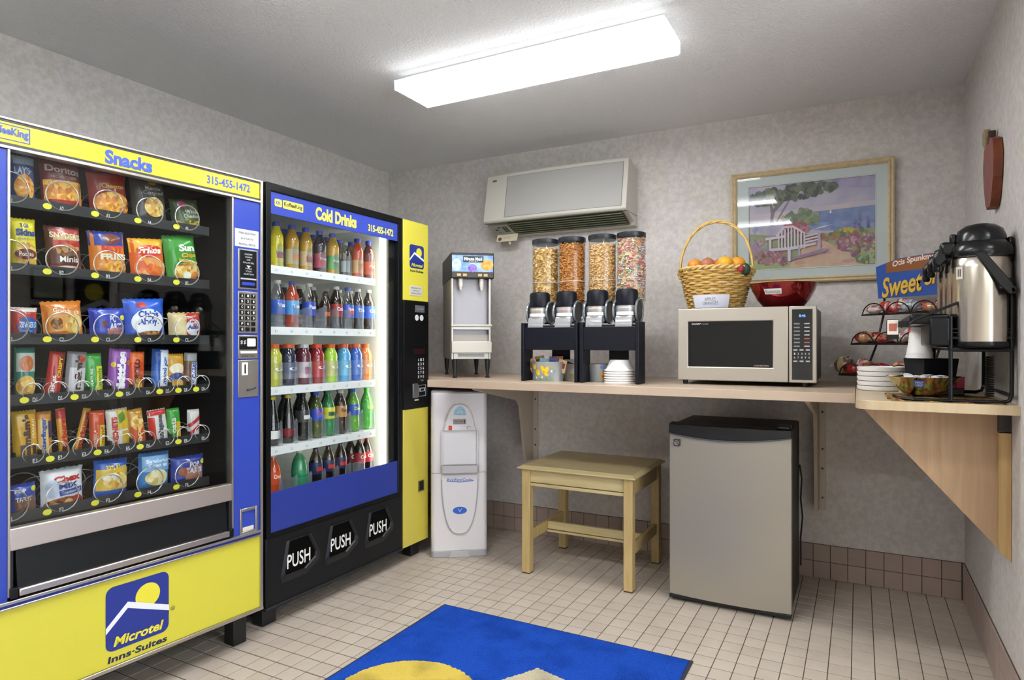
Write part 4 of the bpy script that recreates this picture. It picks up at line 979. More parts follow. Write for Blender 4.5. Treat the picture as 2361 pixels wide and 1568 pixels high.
for ri, (kind, items) in enumerate(ROWS):
    for ci, (px, liq, cap, lab, desc, text, tcol, lab2) in enumerate(items):
        kk = kind; px_ = px; scl = 1.0; dep = .135
        if ri == 3 and ci < 2: kk = K_TALL
        if ri == 4 and ci == 1: kk = K_FAT
        if ri == 1 and ci == 3: scl = .82
        if ri == 0 and ci == 5: scl = .85
        if ri == 4 and ci == 5: dep = .18
        drink(desc + ', ' + SHN[ri], px_, ri, kk, liq or '#ffffff', cap, lab, clear=liq is None, text=text, tcol=tcol, lab2=lab2, scale=scl * 1.02, dep=dep)
# second rank of the same drinks on the sports drink and water shelves
for ri, cap, liq in ((1, '#c9cdd0', '#241a18'), (2, '#d4562a', '#3a2430'), (3, '#30353a', '#1a2018'), (0, '#3448b4', '#6a5424')):
    for px in (655, 690, 722, 752, 782, 808):
        t = drink('dark drink bottle standing in the second rank of the ' + SHN[ri], px, ri, ROWS[ri][0], liq, cap, None, dep=.235)
        t['group'] = 'second rank bottles on the ' + SHN[ri]
# ------------------------------------------------------------------ floor things: mat, table, fridge, water cooler
def carpet(name, col, dark):
    m, nt, b, out = new_mat(name)
    tc = N(nt, 'ShaderNodeTexCoord')
    n1 = N(nt, 'ShaderNodeTexNoise', i_Scale=420.0, i_Detail=3.0); n2 = N(nt, 'ShaderNodeTexNoise', i_Scale=6.0, i_Detail=5.0)
    for n in (n1, n2): nt.links.new(tc.outputs['Object'], n.inputs['Vector'])
    r1 = N(nt, 'ShaderNodeValToRGB'); r1.color_ramp.elements[0].position = .35; r1.color_ramp.elements[1].position = .6
    r1.color_ramp.elements[0].color = srgb(dark) + (1,); r1.color_ramp.elements[1].color = srgb(col) + (1,)
    nt.links.new(n1.outputs['Fac'], r1.inputs['Fac'])
    r2 = N(nt, 'ShaderNodeValToRGB'); r2.color_ramp.elements[0].position = .35; r2.color_ramp.elements[0].color = (.62, .62, .66, 1); r2.color_ramp.elements[1].position = .55
    nt.links.new(n2.outputs['Fac'], r2.inputs['Fac'])
    mx = N(nt, 'ShaderNodeMix', data_type='RGBA', blend_type='MULTIPLY'); mx.inputs[0].default_value = .8
    nt.links.new(r1.outputs[0], mx.inputs[6]); nt.links.new(r2.outputs[0], mx.inputs[7]); nt.links.new(mx.outputs[2], b.inputs['Base Color'])
    bp = N(nt, 'ShaderNodeBump', i_Strength=.9, i_Distance=.006); nt.links.new(n1.outputs['Fac'], bp.inputs['Height']); nt.links.new(bp.outputs[0], b.inputs['Normal'])
    b.inputs['Roughness'].default_value = 1.0; b.inputs['Specular IOR Level'].default_value = .05
    return m
MT = thing('floor_mat', 'bright blue floor mat with yellow and cream emblem', 'floor mat', (-1.121, 1.60, 0))
MB().box(-.568, .568, -.88, .888, .0005, .006).build('rubber_border', pm('#2c2e35', .8), MT, bev=.002)
MB().box(-.556, .556, -.868, .876, .004, .010).build('pile', carpet('mat_blue', '#2b5fd0', '#153a96'), MT, bev=.003)
def fuzzy(pts, amp=.006):
    out = []
    for i in range(len(pts)):
        a, c = Vector(pts[i]), Vector(pts[(i + 1) % len(pts)]); n = max(2, int((c - a).length / .006))
        d = (c - a).normalized(); nrm = Vector((d.y, -d.x))
        for k in range(n): out.append(tuple(a + (c - a) * k / n + nrm * rnd.uniform(-amp, amp) * .6))
    return out
ring = [(-1.36 + 1.121 + .255 * math.cos(a), 1.755 - 1.60 + .255 * math.sin(a)) for a in [2 * math.pi * k / 60 for k in range(60)]]
MB().prism(fuzzy(ring), .008, .0115, 'z').build('sun_emblem', carpet('mat_yellow', '#edd36a', '#d9b94a'), MT, smooth=False)
roof = [(-1.045, 2.150), (-.62, 2.045), (-.62, 1.92), (-1.01, 2.02), (-1.30, 1.48), (-1.42, 1.48)]
MB().prism(fuzzy([(x + 1.121, y - 1.60) for x, y in roof]), .008, .0112, 'z').build('roof_emblem', carpet('mat_cream', '#d9d0b4', '#c4b894'), MT, smooth=False)

M_PINE = wood('pine', '#b59a63', '#c6ad78', (70, 70, 6), .45, .04); M_PINEX = wood('pine_x', '#bba877', '#cab98b', (5, 70, 70), .4, .04)
TB = thing('side_table', 'small plain wooden side table under the countertop', 'table', (-1.265, 3.288, 0))
b = MB(); hx, hy = .32, .277
b.add([(-hx, -hy, .552), (hx, -hy, .552), (hx, hy, .552), (-hx, hy, .552), (-hx, -hy, .558), (hx, -hy, .558), (hx, hy, .558), (-hx, hy, .558),
       (-hx + .022, -hy + .022, .571), (hx - .022, -hy + .022, .571), (hx - .022, hy - .022, .571), (-hx + .022, hy - .022, .571)],
      [(3, 2, 1, 0), (0, 1, 5, 4), (1, 2, 6, 5), (2, 3, 7, 6), (3, 0, 4, 7), (4, 5, 9, 8), (5, 6, 10, 9), (6, 7, 11, 10), (7, 4, 8, 11), (8, 9, 10, 11)])
b.build('tabletop', M_PINEX, TB, smooth=False, bev=.002)
for sx in (-1, 1):
    for sy in (-1, 1):
        x, y = sx * .278, sy * .236
        lg = MB().box(x - .023, x + .023, y - .023, y + .023, .006, .552).build('leg', M_PINE, TB, bev=.003)
        MB().box(x - .021, x + .021, y - .021, y + .021, .0, .007).build('foot_pad', pm('#4a4036', .8), lg)
for sy in (-1, 1):
    MB().box(-.256, .256, sy * .236 - .010, sy * .236 + .010, .482, .552).build('apron', M_PINEX, TB, bev=.002)
    MB().box(-.256, .256, sy * .236 - .013, sy * .236 + .013, .462, .478).build('apron_bead', M_PINEX, TB, bev=.002)
for sx in (-1, 1):
    MB().box(sx * .278 - .010, sx * .278 + .010, -.214, .214, .462, .552).build('apron', M_PINE, TB, bev=.002)
    MB().box(sx * .278 - .010, sx * .278 + .010, -.214, .214, .165, .222).build('stretcher', M_PINE, TB, bev=.003)
MB().box(-.268, .268, -.011, .011, .176, .220).build('stretcher', M_PINEX, TB, bev=.003)
MB().box(-.268, .268, -.013, .013, .160, .172).build('stretcher_bead', M_PINEX, TB, bev=.002)

FR = thing('mini_fridge', 'compact refrigerator with stainless door and black top trim', 'refrigerator', (-.523, 3.03, 0))
MB().box(-.262, .262, .075, .475, .02, .828).build('cabinet', pm('#15130f', .45, bump=.15, bscale=250, bdist=.001), FR, bev=.008)
def fbow(x): return -.018 * (1 - (x / .268) ** 2)
n = 20; xs = [-.266 + .532 * k / n for k in range(n + 1)]
def zarc(x): return .797 - .030 * (1 - ((x + .03) / .30) ** 2)
vs = []; fs = []
for k, x in enumerate(xs):
    for zz in (.030, zarc(x)): vs += [(x, fbow(x) + .018, zz), (x, .055, zz)]
for k in range(n):
    a, c = 4 * k, 4 * k + 4
    fs += [(a, c, c + 2, a + 2), (a + 1, a + 3, c + 3, c + 1), (a + 2, c + 2, c + 3, a + 3), (a, a + 1, c + 1, c)]
fs += [(0, 2, 3, 1), (4 * n, 4 * n + 1, 4 * n + 3, 4 * n + 2)]
dr = MB().add(vs, fs).build('door', brushed('fridge_steel', '#aaa498', .42, 0, .05, metal=.6), FR, bev=.003)
vs = []; fs = []
for k, x in enumerate(xs):
    y0 = fbow(x) + .010
    z0 = zarc(x) + .002
    vs += [(x, y0, z0), (x, y0 - .006, z0 + .004), (x, y0 - .004, .832), (x, .060, .838), (x, .060, z0)]
for k in range(n):
    a, c = 5 * k, 5 * k + 5
    for j in range(5): fs.append((a + j, c + j, c + (j + 1) % 5, a + (j + 1) % 5))
fs += [(0, 1, 2, 3, 4), tuple(5 * n + j for j in (4, 3, 2, 1, 0))]
MB().add(vs, fs).build('door_grip', pm('#0e1218', .3), FR, bev=.002)
MB().tube([(x, fbow(x) + .004, zarc(x) + .003) for x in xs], .0028, 6).build('grip_bead', pm('#555b66', .3), FR)
MB().box(.205, .262, .01, .09, .832, .850).build('hinge_cover', pm('#101216', .35), FR, bev=.006)
MB().box(-.266, .266, .012, .055, .014, .030).build('door_bottom_trim', pm('#101113', .5), FR, bev=.003)
MB().box(-.255, .255, .06, .46, .0, .022).build('base', pm('#0c0c0d', .6), FR)
bd = MB().box(-.243, -.213, .000, .016, .730, .762).build('badge', pm('#3d3c40', .35, metal=.4), dr, bev=.003)
MB().torus((-.228, -.001, .746), .010, .0012, Matrix.Rotation(math.pi / 2, 3, 'X'), 18, 5).build('badge_ring', pm('#c9c9cc', .3, metal=.8), bd)
lettering('GE', -.228, .746, .011, .010, xz(-.0012), pm('#d8d8da', .3), bd, 0, .3)
MB().tube([(.27, .40, .62), (.278, .42, .55), (.272, .43, .45), (.280, .44, .36), (.270, .45, .25), (.272, .44, .12)], .004, 6).build('power_cord', pm('#101010', .5), FR)

p_ = onz(994, 1287, 0); WC = thing('water_cooler', 'tall white water cooler with arched dispensing niche', 'water cooler', p_, math.radians(36))
M_WC = pm('#d8d4d6', .32, coat=.2); M_WCG = pm('#b7b3b6', .4)
# shell with an arched niche cut through its front: front sheet built around the arch outline
W_, H_, D_ = .318, .935, .33
def arch(t):        # outline of the long front inlay, t 0..1 anticlockwise from the bottom
    a = 2 * math.pi * t - math.pi / 2
    cx, cz = .161, .50
    rx = .104; rz = .37
    x = cx + rx * math.copysign(abs(math.cos(a)) ** .72, math.cos(a)); z = cz + rz * math.copysign(abs(math.sin(a)) ** .9, math.sin(a))
    return (x, z)
MB().prism(rrect(0, W_, 0, D_, .028, 5), .035, H_ - .006, 'z').build('body', M_WC, WC, bev=.004)
MB().prism(rrect(.006, W_ - .006, .006, D_ - .006, .026, 5), H_ - .006, H_, 'z').build('top_cap', M_WCG, WC, bev=.003)
MB().prism(rrect(-.002, W_ + .002, -.002, D_ + .002, .028, 5), 0, .036, 'z').build('plinth', pm('#a3a1a4', .4), WC, bev=.003)
MB().prism([(.10, .0), (.112, .036), (.208, .036), (.22, .0)], -.008, .01, 'y').build('plinth_toe', pm('#b4b1b3', .4), WC, bev=.002)
MB().box(-.0015, W_ + .0015, -.0008, .004, .476, .479).build('seam', pm('#8f8b8f', .5), WC, smooth=False)
outl = [arch(k / 48) for k in range(48)]
up = [p for p in outl if p[1] >= .72]; lo = [p for p in outl if p[1] <= .468]
up.sort(key=lambda p: math.atan2(p[1] - .72, p[0] - .161)); 
hood = MB().prism([(.259, .716)] + up + [(.063, .716)], -.022, .004, 'y').build('hood', M_WC, WC, bev=.008)
lo.sort(key=lambda p: -math.atan2(p[1] - .468, p[0] - .161), reverse=True)
MB().prism(sorted(lo, key=lambda p: math.atan2(p[1] - .47, p[0] - .161)) + [(.263, .470), (.059, .470)], -.010, .004, 'y').build('front_inlay', M_WC, WC, bev=.006)
ln = [(x, -.009, z) for x, z in sorted(lo, key=lambda p: math.atan2(p[1] - .47, p[0] - .161))]
MB().tube(ln, .0022, 6).build('inlay_groove', pm('#a8a3a4', .4), WC)
# niche: recessed box seen under the hood, drip tray below
nb = MB(); nb.box(.060, .262, -.003, -.001, .52, .718)
nb.build('niche_back', pm('#d6d4d6', .35), WC, smooth=False)
for x in (.056, .258): MB().box(x, x + .008, -.020, .0, .52, .718).build('niche_side', M_WC, WC, bev=.003)
MB().prism(rrect(.054, .268, -.046, .0, .02, 5), .482, .524, 'z').build('drip_tray', M_WCG, WC, bev=.004)
MB().prism(rrect(.066, .256, -.038, -.006, .014, 5), .5235, .5255, 'z').build('drip_grille', pm('#8d898b', .4), WC, bev=.001)
dome = [(.128 + .0, .806), (.194, .806)] + [(.161 + .036 * math.cos(a), .806 + .050 * math.sin(a)) for a in [math.pi * k / 12 for k in range(13)]]
poly(dome[2:], xz(-.0225), speckle('blue_badge', ['#8fb0c4', '#a8c8d8', '#7fa6c0'], 300, .4), hood, 'blue_badge')
lettering('H2O', .161, .822, .03, .010, xz(-.0232), pm('#dbe6ee', .4), hood)
MB().box(.124, .196, -.0245, -.021, .755, .784).build('indicator_panel', pm('#8f8682', .4), hood, bev=.001)
lettering('HOT  COLD', .155, .772, .045, .008, xz(-.0250), M_BLK, hood)
MB().box(.183, .190, -.026, -.022, .760, .780).build('indicator', pm('#3a3230', .4), hood)
MB().box(.098, .116, -.034, -.018, .724, .748).build('hot_tap', pm('#d0452e', .4), WC, bev=.003)
MB().box(.202, .222, -.034, -.018, .728, .742).build('cold_tap', pm('#d9d6d6', .4), WC, bev=.003)
lettering('PureWaterCooler', .161, .440, .145, .018, xz(-.0108), pm('#4a62b4', .4), WC, .012, .2)
poly([(.085, .432), (.16, .424), (.235, .430), (.242, .436), (.16, .428), (.088, .437)], xz(-.0107), pm('#4a62b4', .4), WC, 'swoosh')
ellipse(.161, .266, .040, .021, xz(-.0107), pm('#2f62c0', .35, coat=.4), WC, 'oval_badge')
lettering('V', .161, .266, .024, .022, xz(-.0114), pm('#a9c0e6', .4), WC)

# ------------------------------------------------------------------ juice dispenser
p_ = onz(1048, 872, COUNTER_Z); JD = thing('juice_dispenser', 'slim stainless juice dispenser on black legs', 'juice dispenser', p_, math.radians(40))
M_JS = brushed('juice_steel', '#b4b1ad', .38, 2, .05, metal=.6); M_CREAM = pm('#bfbab0', .4)
for x, y in ((.0, .015), (.185, .015), (.0, .43), (.185, .43)):
    MB().lathe([(.012, 0), (.013, .006), (.008, .009), (.008, .02), (.013, .06), (.016, .105)], 14, (x + .003, y, 0)).build('leg', pm('#14171a', .4), JD)
MB().box(-.018, .205, .055, .455, .104, .56).build('cabinet', pm('#8a8578', .45), JD, bev=.004)
MB().box(-.004, .191, .048, .056, .245, .560).build('splash_panel', pm('#98959a', .35, metal=.3), JD, smooth=False)
for x in (-.018, .193): MB().box(x, x + .012, .0, .06, .104, .56).build('side_rail', M_JS, JD, bev=.002)
MB().box(-.006, .193, .0, .05, .106, .140).build('vent_panel', M_JS, JD, bev=.002)
for k in range(3): MB().box(.018, .168, -.002, .001, .117 + k * .007, .120 + k * .007).build('vent_slot', pm('#2c2422', .6), JD, smooth=False)
MB().box(-.019, .206, -.028, .056, .140, .203).build('drip_tray', M_CREAM, JD, bev=.004)
MB().box(-.012, .199, -.022, .050, .200, .206).build('drip_grille', pm('#cfc7ba', .4), JD, bev=.001)
MB().box(-.006, .193, .03, .05, .206, .245).build('splash_panel', pm('#98938c', .4, metal=.3), JD, smooth=False)
MB().box(-.020, .212, -.010, .056, .288, .300).build('cup_shelf', M_CREAM, JD, bev=.003)
MB().box(-.012, .199, .0, .056, .270, .288).build('cup_shelf_apron', M_JS, JD, bev=.002)
hd = MB().box(-.022, .220, -.015, .46, .556, .698).build('head', pm('#1c1a18', .4), JD, bev=.004)
sc = patch(-.016, .214, .592, .684, xz(-.0165), pm('#5f8fd0', .35, mott='#a8c0e0', mscale=16), hd, 'display_picture', 1, 1)
f_ = xz(-.0175)
ellipse(.180, .632, .036, .030, f_, pm('#e08a2c', .4, mott='#f0b050', mscale=60), sc, 'orange_picture'); ellipse(.098, .612, .026, .022, xz(-.0172), pm('#6a4ab0', .4, mott='#9a7ad0', mscale=90), sc, 'berry_picture'); ellipse(.010, .630, .026, .034, f_, pm('#8fc0dc', .4, mott='#d8e0c0', mscale=60), sc, 'glass_picture')
poly([(.045, .645), (.160, .645), (.160, .680), (.045, .680)], xz(-.0179), pm('#23303a', .4), sc, 'name_band')
lettering('Minute Maid', .102, .664, .10, .018, xz(-.0185), pm('#e6eef0', .4), sc, .03)
lettering('JUICES', .102, .649, .05, .006, xz(-.0185), pm('#cfe0c0', .4), sc)
MB().box(-.016, .214, -.019, -.014, .560, .588).build('button_strip', pm('#3a332c', .4), hd, bev=.001)
for x in (.022, .055, .140, .172): MB().box(x - .011, x + .011, -.023, -.018, .566, .581).build('pour_button', pm('#c9a86a', .4), hd, bev=.001)
for x in (.036, .154):
    MB().lathe([(.006, 0), (.009, .004), (.010, .018), (.013, .022), (.013, .066)], 14, (x, .012, .491)).build('nozzle', pm('#ded9cf', .35), JD)

# ------------------------------------------------------------------ cereal dispensers
def cereal_bits(kind, r, z0, z1, n, seed):
    rr = random.Random(seed); b = MB()
    for k in range(n):
        a = rr.uniform(0, 2 * math.pi); zz = rr.uniform(z0, z1); q = r - rr.uniform(.004, .009)
        M = (Matrix.Rotation(rr.uniform(0, 6.28), 3, 'Z') @ Matrix.Rotation(rr.uniform(0, 3.14), 3, 'X'))
        c = (q * math.cos(a), q * math.sin(a), zz)
        b.cur = rr.randrange(len(CER[kind]))
        if kind == 'loops': b.torus(c, .0062, .0027, M, 9, 5)
        elif kind == 'flake':
            pts = [M @ Vector((.008 * math.cos(t) * rr.uniform(.7, 1.2), .006 * math.sin(t) * rr.uniform(.7, 1.2), .002 * math.sin(2 * t))) + Vector(c) for t in [k2 * 1.0472 for k2 in range(6)]]
            b.add(pts, [(0, 1, 2, 3, 4, 5)])
        else: b.ball(c, .0055, .0045, .0036, 6, 4)
    return b
CER = {'flake': [pm('#d8b877', .6), pm('#c9a25c', .6), pm('#e2c88e', .6)], 'crisp': [pm('#b67a34', .6), pm('#c98c44', .6), pm('#a0652a', .6)],
       'oat': [pm('#d2ac74', .6), pm('#c0965c', .6), pm('#ddbd8a', .6)], 'loops': [pm('#cbb398', .6), pm('#d8a0a0', .6), pm('#a8c4b0', .6), pm('#d9cf8a', .6), pm('#d89a60', .6), pm('#8fb0c8', .6), pm('#d66a60', .6), pm('#cdbfd8', .6)]}
M_CANI = clear_mat('canister_plastic', (.97, .97, .96), 1.3, .05); M_NAVY = pm('#10121c', .4, spec=.3)
M_CHUTE = clear_mat('chute_plastic', (.9, .9, .9), 2.6, .12, (.72, .72, .74), .35)
def cereal_dispenser(label, x0, x1, y, kinds, seed):
    t = thing('cereal_dispenser', label, 'cereal dispenser', ((x0 + x1) / 2, y, COUNTER_Z), 0, 'double cereal dispensers')
    hw = (x1 - x0) / 2 - .002; D = .105
    for sx in (-1, 1): MB().box(sx * hw - (.018 if sx > 0 else 0), sx * hw + (0 if sx > 0 else .018), 0, D, 0, .298).build('side_panel', M_NAVY, t, bev=.003)
    MB().box(-hw + .018, hw - .018, .004, .02, .160, .275).build('front_panel', M_NAVY, t, bev=.003)
    MB().box(-hw + .018, hw - .018, .02, D, .255, .285).build('deck', M_NAVY, t, bev=.003)
    MB().box(-.105, .085, D, .20, .258, .284).build('rear_deck', M_NAVY, t, bev=.003)
    MB().box(-.05, .05, .15, .165, 0, .255).build('rear_leg', M_NAVY, t, bev=.003)
    for k, sx in enumerate((-1, 1)):
        cx = sx * .0755 - .004; cy = .135; kind = kinds[k]
        r = .0685
        can = MB().lathe([(.030, .300), (.042, .315), (.060, .37), (r, .41), (r, .715)], 32, (cx, cy, 0), cap0=False, cap1=False).build('canister', M_CANI, t)
        MB().lathe([(r + .001, .712), (r + .003, .716), (r + .003, .735), (r - .004, .738), (r - .010, .732)], 32, (cx, cy, 0)).build('lid', pm('#23282e', .3), t)
        MB().torus((cx, cy, .510), r + .001, .0014, None, 32, 5).build('seam_ring', pm('#d9d6cf', .3), t)
        top = {'flake': .690, 'crisp': .708, 'oat': .690, 'loops': .715}[kind]
        cb = cereal_bits(kind, r - .001, .40, top, 1500 if kind != 'loops' else 620, seed + k)
        cb.cur = 0; cb.lathe([(.025, .31), (.038, .32), (.055, .37), (r - .012, .41), (r - .012, top - .006)], 20)
        # pile surface
        rr = random.Random(seed + 5 + k)
        o = MB(); o.v, o.f, o.mi = [(x + cx, yy + cy, z) for x, yy, z in cb.v], cb.f, cb.mi
        ob = o.build('cereal', CER[kind], t, smooth=False); ob['kind'] = 'stuff'
        # black collar and clear chute at the front, portion wheel behind
        def band(name, prof, w, mat, parent=t, sm=True, bev=.003):
            return MB().prism(prof, cx - w / 2, cx + w / 2, 'x').build(name, mat, parent, bev=bev)
        MB().lathe([(.052, .374), (.054, .380), (.054, .440), (.050, .452), (.040, .457), (.0, .458)], 28, (cx, .066, 0), sy=.85, cap1=False).build('collar', M_NAVY, t)
        wl = MB(); wl.cyl((cx - .057, .085, .345), (cx + .057, .085, .345), .052, 28)
        wl.build('portion_wheel', pm('#1c1f26', .35), t)
        for s2 in (-1, 1):
            MB().torus((cx + s2 * .056, .082, .350), .056, .006, Matrix.Rotation(math.pi / 2, 3, 'Y'), 28, 8).build('wheel_ring', pm('#8f969c', .2, metal=.6), t)
        MB().lathe([(.046, .300), (.049, .330), (.049, .376)], 28, (cx, .058, 0), sy=.95, cap0=False, cap1=False).build('clear_cover', M_CHUTE, t)
        MB().ball((cx, .058, .362), .044, .042, .016, 14, 8).build('portion', speckle('portion_' + kind, {'flake': ['#d8b877', '#c9a25c'], 'crisp': ['#c98c6a', '#b67a50'], 'oat': ['#d2ac74', '#e0c090'], 'loops': ['#d0c8b0', '#c8b8b0', '#b8c4b0']}[kind], 160), t)
        fl_ = lambda u, v: (cx + .0505 * math.sin(u), .058 - .048 * math.cos(u), v)
        patch(-1.25, 1.25, .330, .346, fl_, pm('#f2efe8', .3, coat=.4), t, 'white_flap', 12, 2)
        band('chute', [(.004, .250), (.006, .28), (.012, .315), (.020, .328), (.045, .328), (.040, .30), (.034, .250)], .084, M_CHUTE, bev=.004)
    return t
cereal_dispenser('double cereal dispenser with pale puffs and toasted squares', -1.535, -1.218, 2.955, ('flake', 'crisp'), 3)
cereal_dispenser('double cereal dispenser with tan oats and multicoloured loops', -1.212, -0.908, 2.955, ('oat', 'loops'), 13)

# painted tins, packets, foam bowls, white box under the dispensers
def tin(label, loc, rx, ry, h, flare, col, group=None):
    t = thing('painted_tin', label, 'tin', loc)
    b = MB(); seg = 40
    vs = []; fs = []
    prof = [(.0, .0), (1.0, 0), (1.0, .003), (flare, h), (flare + .02, h + .002), (flare - .01, h), (.97, .006), (0, .006)]
    b.lathe([(p[0] * rx, p[1]) for p in prof[1:-1]], seg, sy=ry / rx, cap0=True, cap1=True)
    b.build('body', pm(col, .35, metal=.45, mott='#9fa6a8', mscale=9), t)
    R = lambda u, v: (rx * (1 + (flare - 1) * v / h) * math.sin(u) * 1.004, -ry * (1 + (flare - 1) * v / h) * math.cos(u) * 1.01 - .0006, v)
    return t, R
t, R = tin('oval painted tin with yellow butterfly and flowers', (-1.415, 3.035, COUNTER_Z), .082, .052, .098, 1.17, '#b4babc')
yel, grn, wht, blu = pm('#e3c01e', .5), pm('#5f8f4a', .5, mott='#86a860', mscale=60), pm('#eef0ec', .5), pm('#6a86c4', .5)
def Rm(u, v): return R(u / .082, v)
for u, v, ru, rv, ro in ((-.004, .066, .016, .0085, 1.9), (.016, .060, .018, .010, 1.15), (.014, .036, .013, .008, -.6), (-.004, .046, .008, .004, -.9)): ellipse(u, v, ru, rv, Rm, yel, t, 'butterfly_wing', 2, 16, ro)
for u, v, s_ in ((-.62, .072, 1), (-.38, .045, 1.15)):
    ellipse(u, v, .13 * s_, .014 * s_, R, yel, t, 'tulip', 2, 16); ellipse(u, v + .009, .03, .004, R, pm('#c8641e', .5), t, 'tulip_heart', 1, 8)
for k in range(26):
    u = -.85 + 1.5 * k / 25; hh = .012 + .016 * rnd.random()
    f2 = lambda a, b2: R(a, b2)
    poly([(u - .02, .004), (u + .02, .004), (u + rnd.uniform(-.06, .06), hh)], R, grn, t, 'grass_blade')
for u, v, m_ in ((-.55, .018, wht), (-.1, .020, wht), (-.3, .012, blu), (.12, .014, blu), (.5, .052, wht), (.68, .050, blu), (.42, .022, blu)): ellipse(u, v, .05, .006, R, m_, t, 'small_flower', 1, 10)
PK = [('#c9a882', '#a8734a', 'tan'), ('#b9986e', '#7a5a3a', 'brown'), ('#7fa8b4', '#4a8a9c', 'teal'), ('#8a9c5a', '#5f7a3c', 'green'), ('#5a5a84', '#3c4470', 'indigo'), ('#c4714a', '#b0502c', 'orange'), ('#d0b48a', '#8c3a2c', 'cream')]
for k, (c1, c2, nm) in enumerate(PK):
    x = -1.485 + k * .0245
    o = MB().box(-.026, .026, -.003, .003, 0, .066).build('oatmeal_packet', pm(c1, .5), bev=.001)
    o.location = (x, 3.035 + .012 * ((k % 2) * 2 - 1), COUNTER_Z + .053 + .010 * math.sin(k * 1.7)); o.rotation_euler = (0, .25 * (k - 3) / 3 + .1 * ((k * 37) % 5 - 2), .3 * ((k % 3) - 1))
    tag(o, nm + ' oatmeal packet standing in the butterfly tin', 'packet', 'oatmeal packets in the tin')
    patch(-.020, .020, .022, .050, xz(-.0034), pm(c2, .5), o, 'printed_patch', 1, 1)
t = tag(MB().box(-.035, .035, 0, .05, 0, .11).build('paper_box', pm('#dad8d4', .6), loc=(-1.318, 3.10, COUNTER_Z), bev=.001), 'white paper box behind the butterfly tin', 'box')
poly([(-.030, .092), (-.012, .100), (.022, .086), (-.006, .088)], xz(-.0008), pm('#3a3430', .5), t, 'dark_mark')
patch(-.004, .034, .008, .036, xz(-.0008), pm('#c9c08a', .5), t, 'printed_patch', 1, 1)
t, R = tin('wrapped grey tin with an orange flower beside the foam bowls', (-1.155, 3.09, COUNTER_Z), .055, .048, .088, 1.14, '#a9adb0')
ellipse(.62, .030, .20, .016, R, pm('#d98a1e', .5), t, 'flower_picture', 2, 18); ellipse(.62, .030, .06, .006, R, pm('#3a2414', .5), t, 'flower_heart', 1, 12)
ellipse(.55, .075, .2, .010, R, blu, t, 'blue_patch', 1, 12)
M_FOAM = pm('#f1efed', .6)
for k in range(6):
    z = COUNTER_Z + .0005 + k * .0118
    pf = [(.042, .052), (.046, .054), (.064, .016), (.068, .0075), (.0745, .006), (.0755, .003), (.0745, .0), (.064, .0), (.062, .010), (.040, .048)]
    bo = tag(MB().lathe(pf, 32, cap0=True, cap1=False).build('foam_bowl', M_FOAM, loc=(-1.030, 3.035, z)), ('topmost upturned white foam bowl beside the grey tin' if k == 5 else 'upturned white foam bowl nested under the topmost bowl'), 'bowl', 'upturned foam bowls under the dispenser')

# ------------------------------------------------------------------ microwave with basket and red bowl on top
MW = thing('microwave', 'stainless steel countertop microwave with black control strip', 'microwave', (-.763, 3.10, COUNTER_Z))
w, z0, z1 = .602, .020, .358
M_MWS = brushed('microwave_steel', '#bdb6aa', .36, 0, .05, metal=.6)
MB().box(.004, w - .004, .03, .46, z0 + .004, z1 - .006).build('case', pm('#23211f', .45), MW, bev=.004)
dr = MB().ring(0, .488, z0, z1, .049, .064, .064, .062, 0, .03).build('door', M_MWS, MW, bev=.004)
MB().box(.046, .427, .006, .020, z0 + .060, z1 - .058).build('window', pm('#0c0e10', .05, spec=.5), dr, bev=.001)
MB().frame(.046, .427, z0 + .060, z1 - .058, .014, .014, .010, .010, .0045, .008).build('window_border', pm('#0a0c0e', .15), dr, smooth=False)
lettering('SHARP', .086, z1 - .073, .042, .0065, xz(.004), pm('#c8c8c4', .4), dr, .03); lettering('Carousel', .126, z1 - .073, .030, .0055, xz(.004), pm('#a8a8a4', .4), dr)
lettering('CONVECTION', .375, z0 + .072, .062, .0075, xz(.004), pm('#b0a090', .4), dr, .01)
cp = MB().box(.4905, w, 0, .03, z0, z1).build('control_panel', M_MWS, MW, bev=.004)
MB().box(.503, .586, -.0018, .004, z0 + .013, z1 - .014).build('control_glass', pm('#0d0f14', .15, coat=.5), cp, bev=.001)
lettering('8:46', .545, z1 - .043, .026, .012, xz(-.0024), emis('mw_clock', '#4a78d0', 1.2), cp, .02)
M_KEY = pm('#b4b4b2', .5)
for r_ in range(11):
    zz = z1 - .078 - r_ * .0165
    if r_ < 7:
        patch(.511, .535, zz - .003, zz + .003, xz(-.0024), pm('#7c7e80', .5), cp, 'key_print', 1, 1)
        patch(.553, .574, zz - .0025, zz + .0025, xz(-.0024), M_KEY if r_ not in (4, 5) else pm('#a85a50', .5), cp, 'key_print', 1, 1)
    elif r_ in (8, 9):
        for c_ in range(5): lettering(str((r_ - 8) * 5 + c_ + 1)[-1], .514 + c_ * .0145, zz, .006, .009, xz(-.0024), M_KEY, cp, .01, name='key_print')
    else:
        for c_ in range(3): patch(.509 + c_ * .025, .525 + c_ * .025, zz - .003, zz + .003, xz(-.0024), M_KEY, cp, 'key_print', 1, 1)
for x in (.03, w - .05):
    for y in (.03, .42): MB().lathe([(.010, 0), (.012, .004), (.012, .024)], 14, (x, y, 0)).build('foot', pm('#1a1a1a', .6), MW)
MW_TOP = COUNTER_Z + z1 - .006

